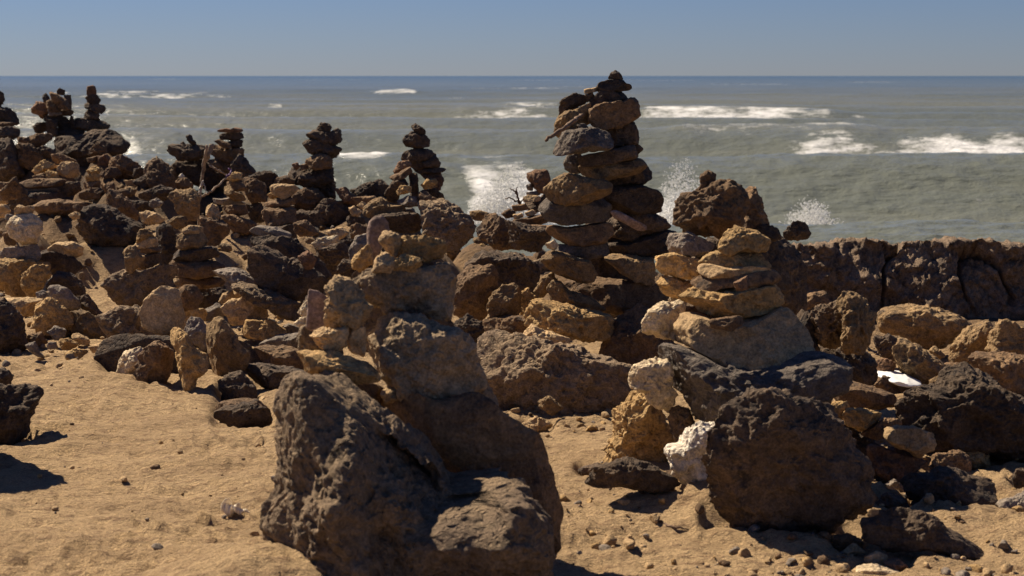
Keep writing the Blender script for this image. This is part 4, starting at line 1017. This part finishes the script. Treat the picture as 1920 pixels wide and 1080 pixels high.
Z += .035 * np.exp(-(Y / 90.) ** 2) * fbm(sp_ * np.array([1.5, 2.6, 1]), 2, 16)
foam = np.zeros_like(X)
# (u0, u1, v, half height in px, strength)  -- the surf bands, placed on the water
BANDS = [(110, 480, 185, 8, .86), (205, 300, 183, 8, .95), (120, 165, 180, 4, .8), (700, 775, 178, 8, 1.0), (640, 890, 193, 5, .5), (500, 530, 217, 2.5, .9),
         (820, 1100, 234, 9, .86), (930, 1060, 218, 14, .82), (1160, 1600, 234, 9, 1.0), (1240, 1700, 284, 8, .88), (1420, 2100, 298, 11, 1.0),
         (200, 560, 308, 12, .62), (240, 330, 296, 9, .8), (440, 560, 318, 14, 1.3), (600, 760, 345, 16, 1.2), (560, 760, 338, 10, .6), (-300, 2300, 462, 14, .8), (800, 1100, 388, 34, 1.35), (1180, 1330, 400, 45, 1.2),
         (1430, 1640, 440, 26, 1.3), (1600, 2000, 452, 8, .6), (860, 1300, 360, 24, .6), (900, 960, 330, 8, .4), (-60, 120, 255, 20, .35)]
rb = np.random.RandomState(44)
for _ in range(46):
    v_ = 148 + 250 * rb.rand() ** 1.6; u_ = rb.uniform(-100, 2000); BANDS.append((u_, u_ + rb.uniform(40, 260), v_, 1.2 + (v_ - 142) * .018, rb.uniform(.55, .85)))
for u0, u1, v0, hv, st in BANDS:
    uu = X / Y * F + 960 + 40 * pn(sp_ * np.array([.05, .12, 1]), 91); vv = 142 + (CAMZ - SEA) * F / Y
    wob = 3 * np.array(pn(np.stack([uu / 90., uu * 0, uu * 0], 1), int(v0))) * hv / 9
    mu = smoothstep(uu, u0 - 15, u0 + (.3 if st > 1 else .14) * (u1 - u0)) * (1 - smoothstep(uu, u1 - (.3 if st > 1 else .14) * (u1 - u0), u1 + 15))
    mv = np.exp(-((vv - v0 - wob) / hv) ** 2)
    foam = np.maximum(foam, st * mu * mv)
    if v0 < 300 and hv > 7: Z += .25 * st * mu * np.exp(-((vv - v0 - wob + hv * .3) / (hv * .8)) ** 2) * near
sV = np.stack([X, Y, SEA + Z], 1)
ii = np.arange((sr - 1) * (scn - 1)); q = (ii // (scn - 1)) * scn + ii % (scn - 1)
sF = np.stack([q, q + 1, q + scn + 1, q + scn], 1)
m, nt, b = new_mat("sea_water"); L = nt.links.new
tc = N(nt, "ShaderNodeTexCoord"); v = tc.outputs["Object"]
fa = N(nt, "ShaderNodeAttribute", attribute_name="foam")
def mapped(sx, sy_):
    mp = N(nt, "ShaderNodeMapping"); mp.inputs["Scale"].default_value = (sx, sy_, 1); L(v, mp.inputs[0]); return mp.outputs[0]
fn = noise(nt, mapped(.45, .70), 1.0, 11, .85); fn2 = noise(nt, mapped(.25, .07), 1.0, 4, .6)
f_ = math_(nt, 'ADD', math_(nt, 'MULTIPLY', fn, .75), math_(nt, 'MULTIPLY', fn2, .35))
thr = math_(nt, 'SUBTRACT', .825, math_(nt, 'MULTIPLY', fa.outputs["Fac"], .36))
fm = N(nt, "ShaderNodeMapRange"); fm.interpolation_type = 'SMOOTHSTEP'
L(math_(nt, 'SUBTRACT', f_, thr), fm.inputs[0]); fm.inputs[1].default_value = 0.0; fm.inputs[2].default_value = .15
wc = mixc(nt, ramp(nt, noise(nt, mapped(.02, .010), 1.0, 4, .6), .4, .6), (.185, .185, .135), (.140, .150, .118))
sx = N(nt, "ShaderNodeSeparateXYZ"); L(v, sx.inputs[0])
wc = mixc(nt, ramp(nt, math_(nt, 'LOGARITHM', math_(nt, 'MAXIMUM', sx.outputs[1], 1.0), 2.71828), 4.3, 8.2), wc, (.055, .080, .072))
col = mixc(nt, fm.outputs[0], wc, (.70, .695, .68))
L(col, b.inputs["Base Color"]); L(ramp(nt, fm.outputs[0], 0, 1, .22, .9), b.inputs["Roughness"])
b.inputs["IOR"].default_value = 1.333
w1 = noise(nt, mapped(.9, 1.9), 1.0, 5, .62); w2 = noise(nt, mapped(4.5, 8.0), 1.0, 4, .6)
hh = math_(nt, 'ADD', math_(nt, 'MULTIPLY', w1, .50), math_(nt, 'MULTIPLY', w2, .08))
hh = math_(nt, 'ADD', hh, math_(nt, 'MULTIPLY', fm.outputs[0], .06))
bp = N(nt, "ShaderNodeBump"); bp.inputs["Distance"].default_value = 1.0; bp.inputs["Strength"].default_value = .45; L(hh, bp.inputs["Height"]); L(bp.outputs[0], b.inputs["Normal"])
tag(link("sea", mesh_np("sea", sV, sF, m, attrs={"foam": foam})), kind="structure")

# foam left white between the rocks on the right: a shallow tongue of surf
K['foam'], nt, b = new_mat("sea_foam"); b.inputs["Base Color"].default_value = (.74, .73, .70, 1); b.inputs["Roughness"].default_value = .8
b.inputs["Subsurface Weight"].default_value = .0
PF = np.array([at(u, v, 7.7)[[0, 2]] for u, v in [(1645, 704), (1668, 700), (1700, 706), (1730, 720), (1700, 723), (1665, 716)]])
c_ = PF.mean(0)
o = link("foam_pool", rock_mesh(PF - c_, .18, 901, 'foam', 5, .6, 0, 2.2, 0, "foam_pool"), (c_[0], 7.75, c_[1]))
tag(o, kind="stuff", label="white patch of foam trapped between rocks below the ledge", cat="foam")

# splashes: lumps of foam low down, thrown drops above, all in the air over the shore break
def splash(name, u0, u1, vb, vt, Y, n, label, seed, peak=.5):
    rs = np.random.RandomState(seed); Vs, Ts, off = [], [], 0; V1, T1 = ico(1); V2, T2 = ico(0)
    x0, _, zb = at(u0, vb, Y); x1, _, zt = at(u1, vt, Y); zb -= .35
    for k in range(n):
        s = np.clip(rs.normal(peak, .23), 0, 1); x = x0 + (x1 - x0) * s
        top = (zt - zb) * math.exp(-((s - peak) / .33) ** 2) * rs.uniform(.6, 1.0)
        t = rs.rand() ** 2.1 if k % 3 else rs.rand() ** 1.1
        z = zb + top * t; sz = rs.uniform(.010, .024) * Y / 40 + (.12 * (1 - t) ** 3 * rs.rand() ** 2) * Y / 40
        V_, T_ = (V1, T1) if sz > .03 else (V2, T2)
        X_ = V_ * sz * rs.uniform(.6, 1.3, 3) + np.array([x + rs.normal(0, .05), Y + rs.normal(0, .5), z])
        Vs.append(X_); Ts.append(T_ + off); off += len(X_)
    tag(link(name, mesh_np(name, np.vstack(Vs), np.vstack(Ts), K['foam'])), label, "spray", kind="stuff")
splash("sea_spray", 1440, 1640, 470, 368, 33, 20000, "white splash bursting over the ledge right of the round boulder", 1, .42)
splash("sea_spray", 1200, 1400, 450, 290, 35, 10000, "spray drops hanging right of the tallest cairn", 2, .4)
splash("sea_spray", 800, 1080, 420, 300, 38, 8000, "spray of drops above the surf left of the tallest cairn", 3, .6)
splash("sea_spray", 820, 1040, 425, 355, 38.5, 18000, "low white surf breaking left of the tallest cairn", 4, .5)
splash("sea_spray", 440, 580, 345, 300, 57, 9000, "white surf breaking behind the capped skyline cairn", 5, .45)
splash("sea_spray", 600, 720, 375, 332, 50, 7000, "white surf behind the top heavy skyline cairn", 6, .5)
splash("sea_spray", 1170, 1700, 466, 425, 34, 16000, "low surf foaming along the back of the right cairn and ledge", 8, .5)
splash("sea_spray", 1600, 1990, 478, 440, 32, 1200, "scattered drops thrown up along the ledge at right", 7, .5)
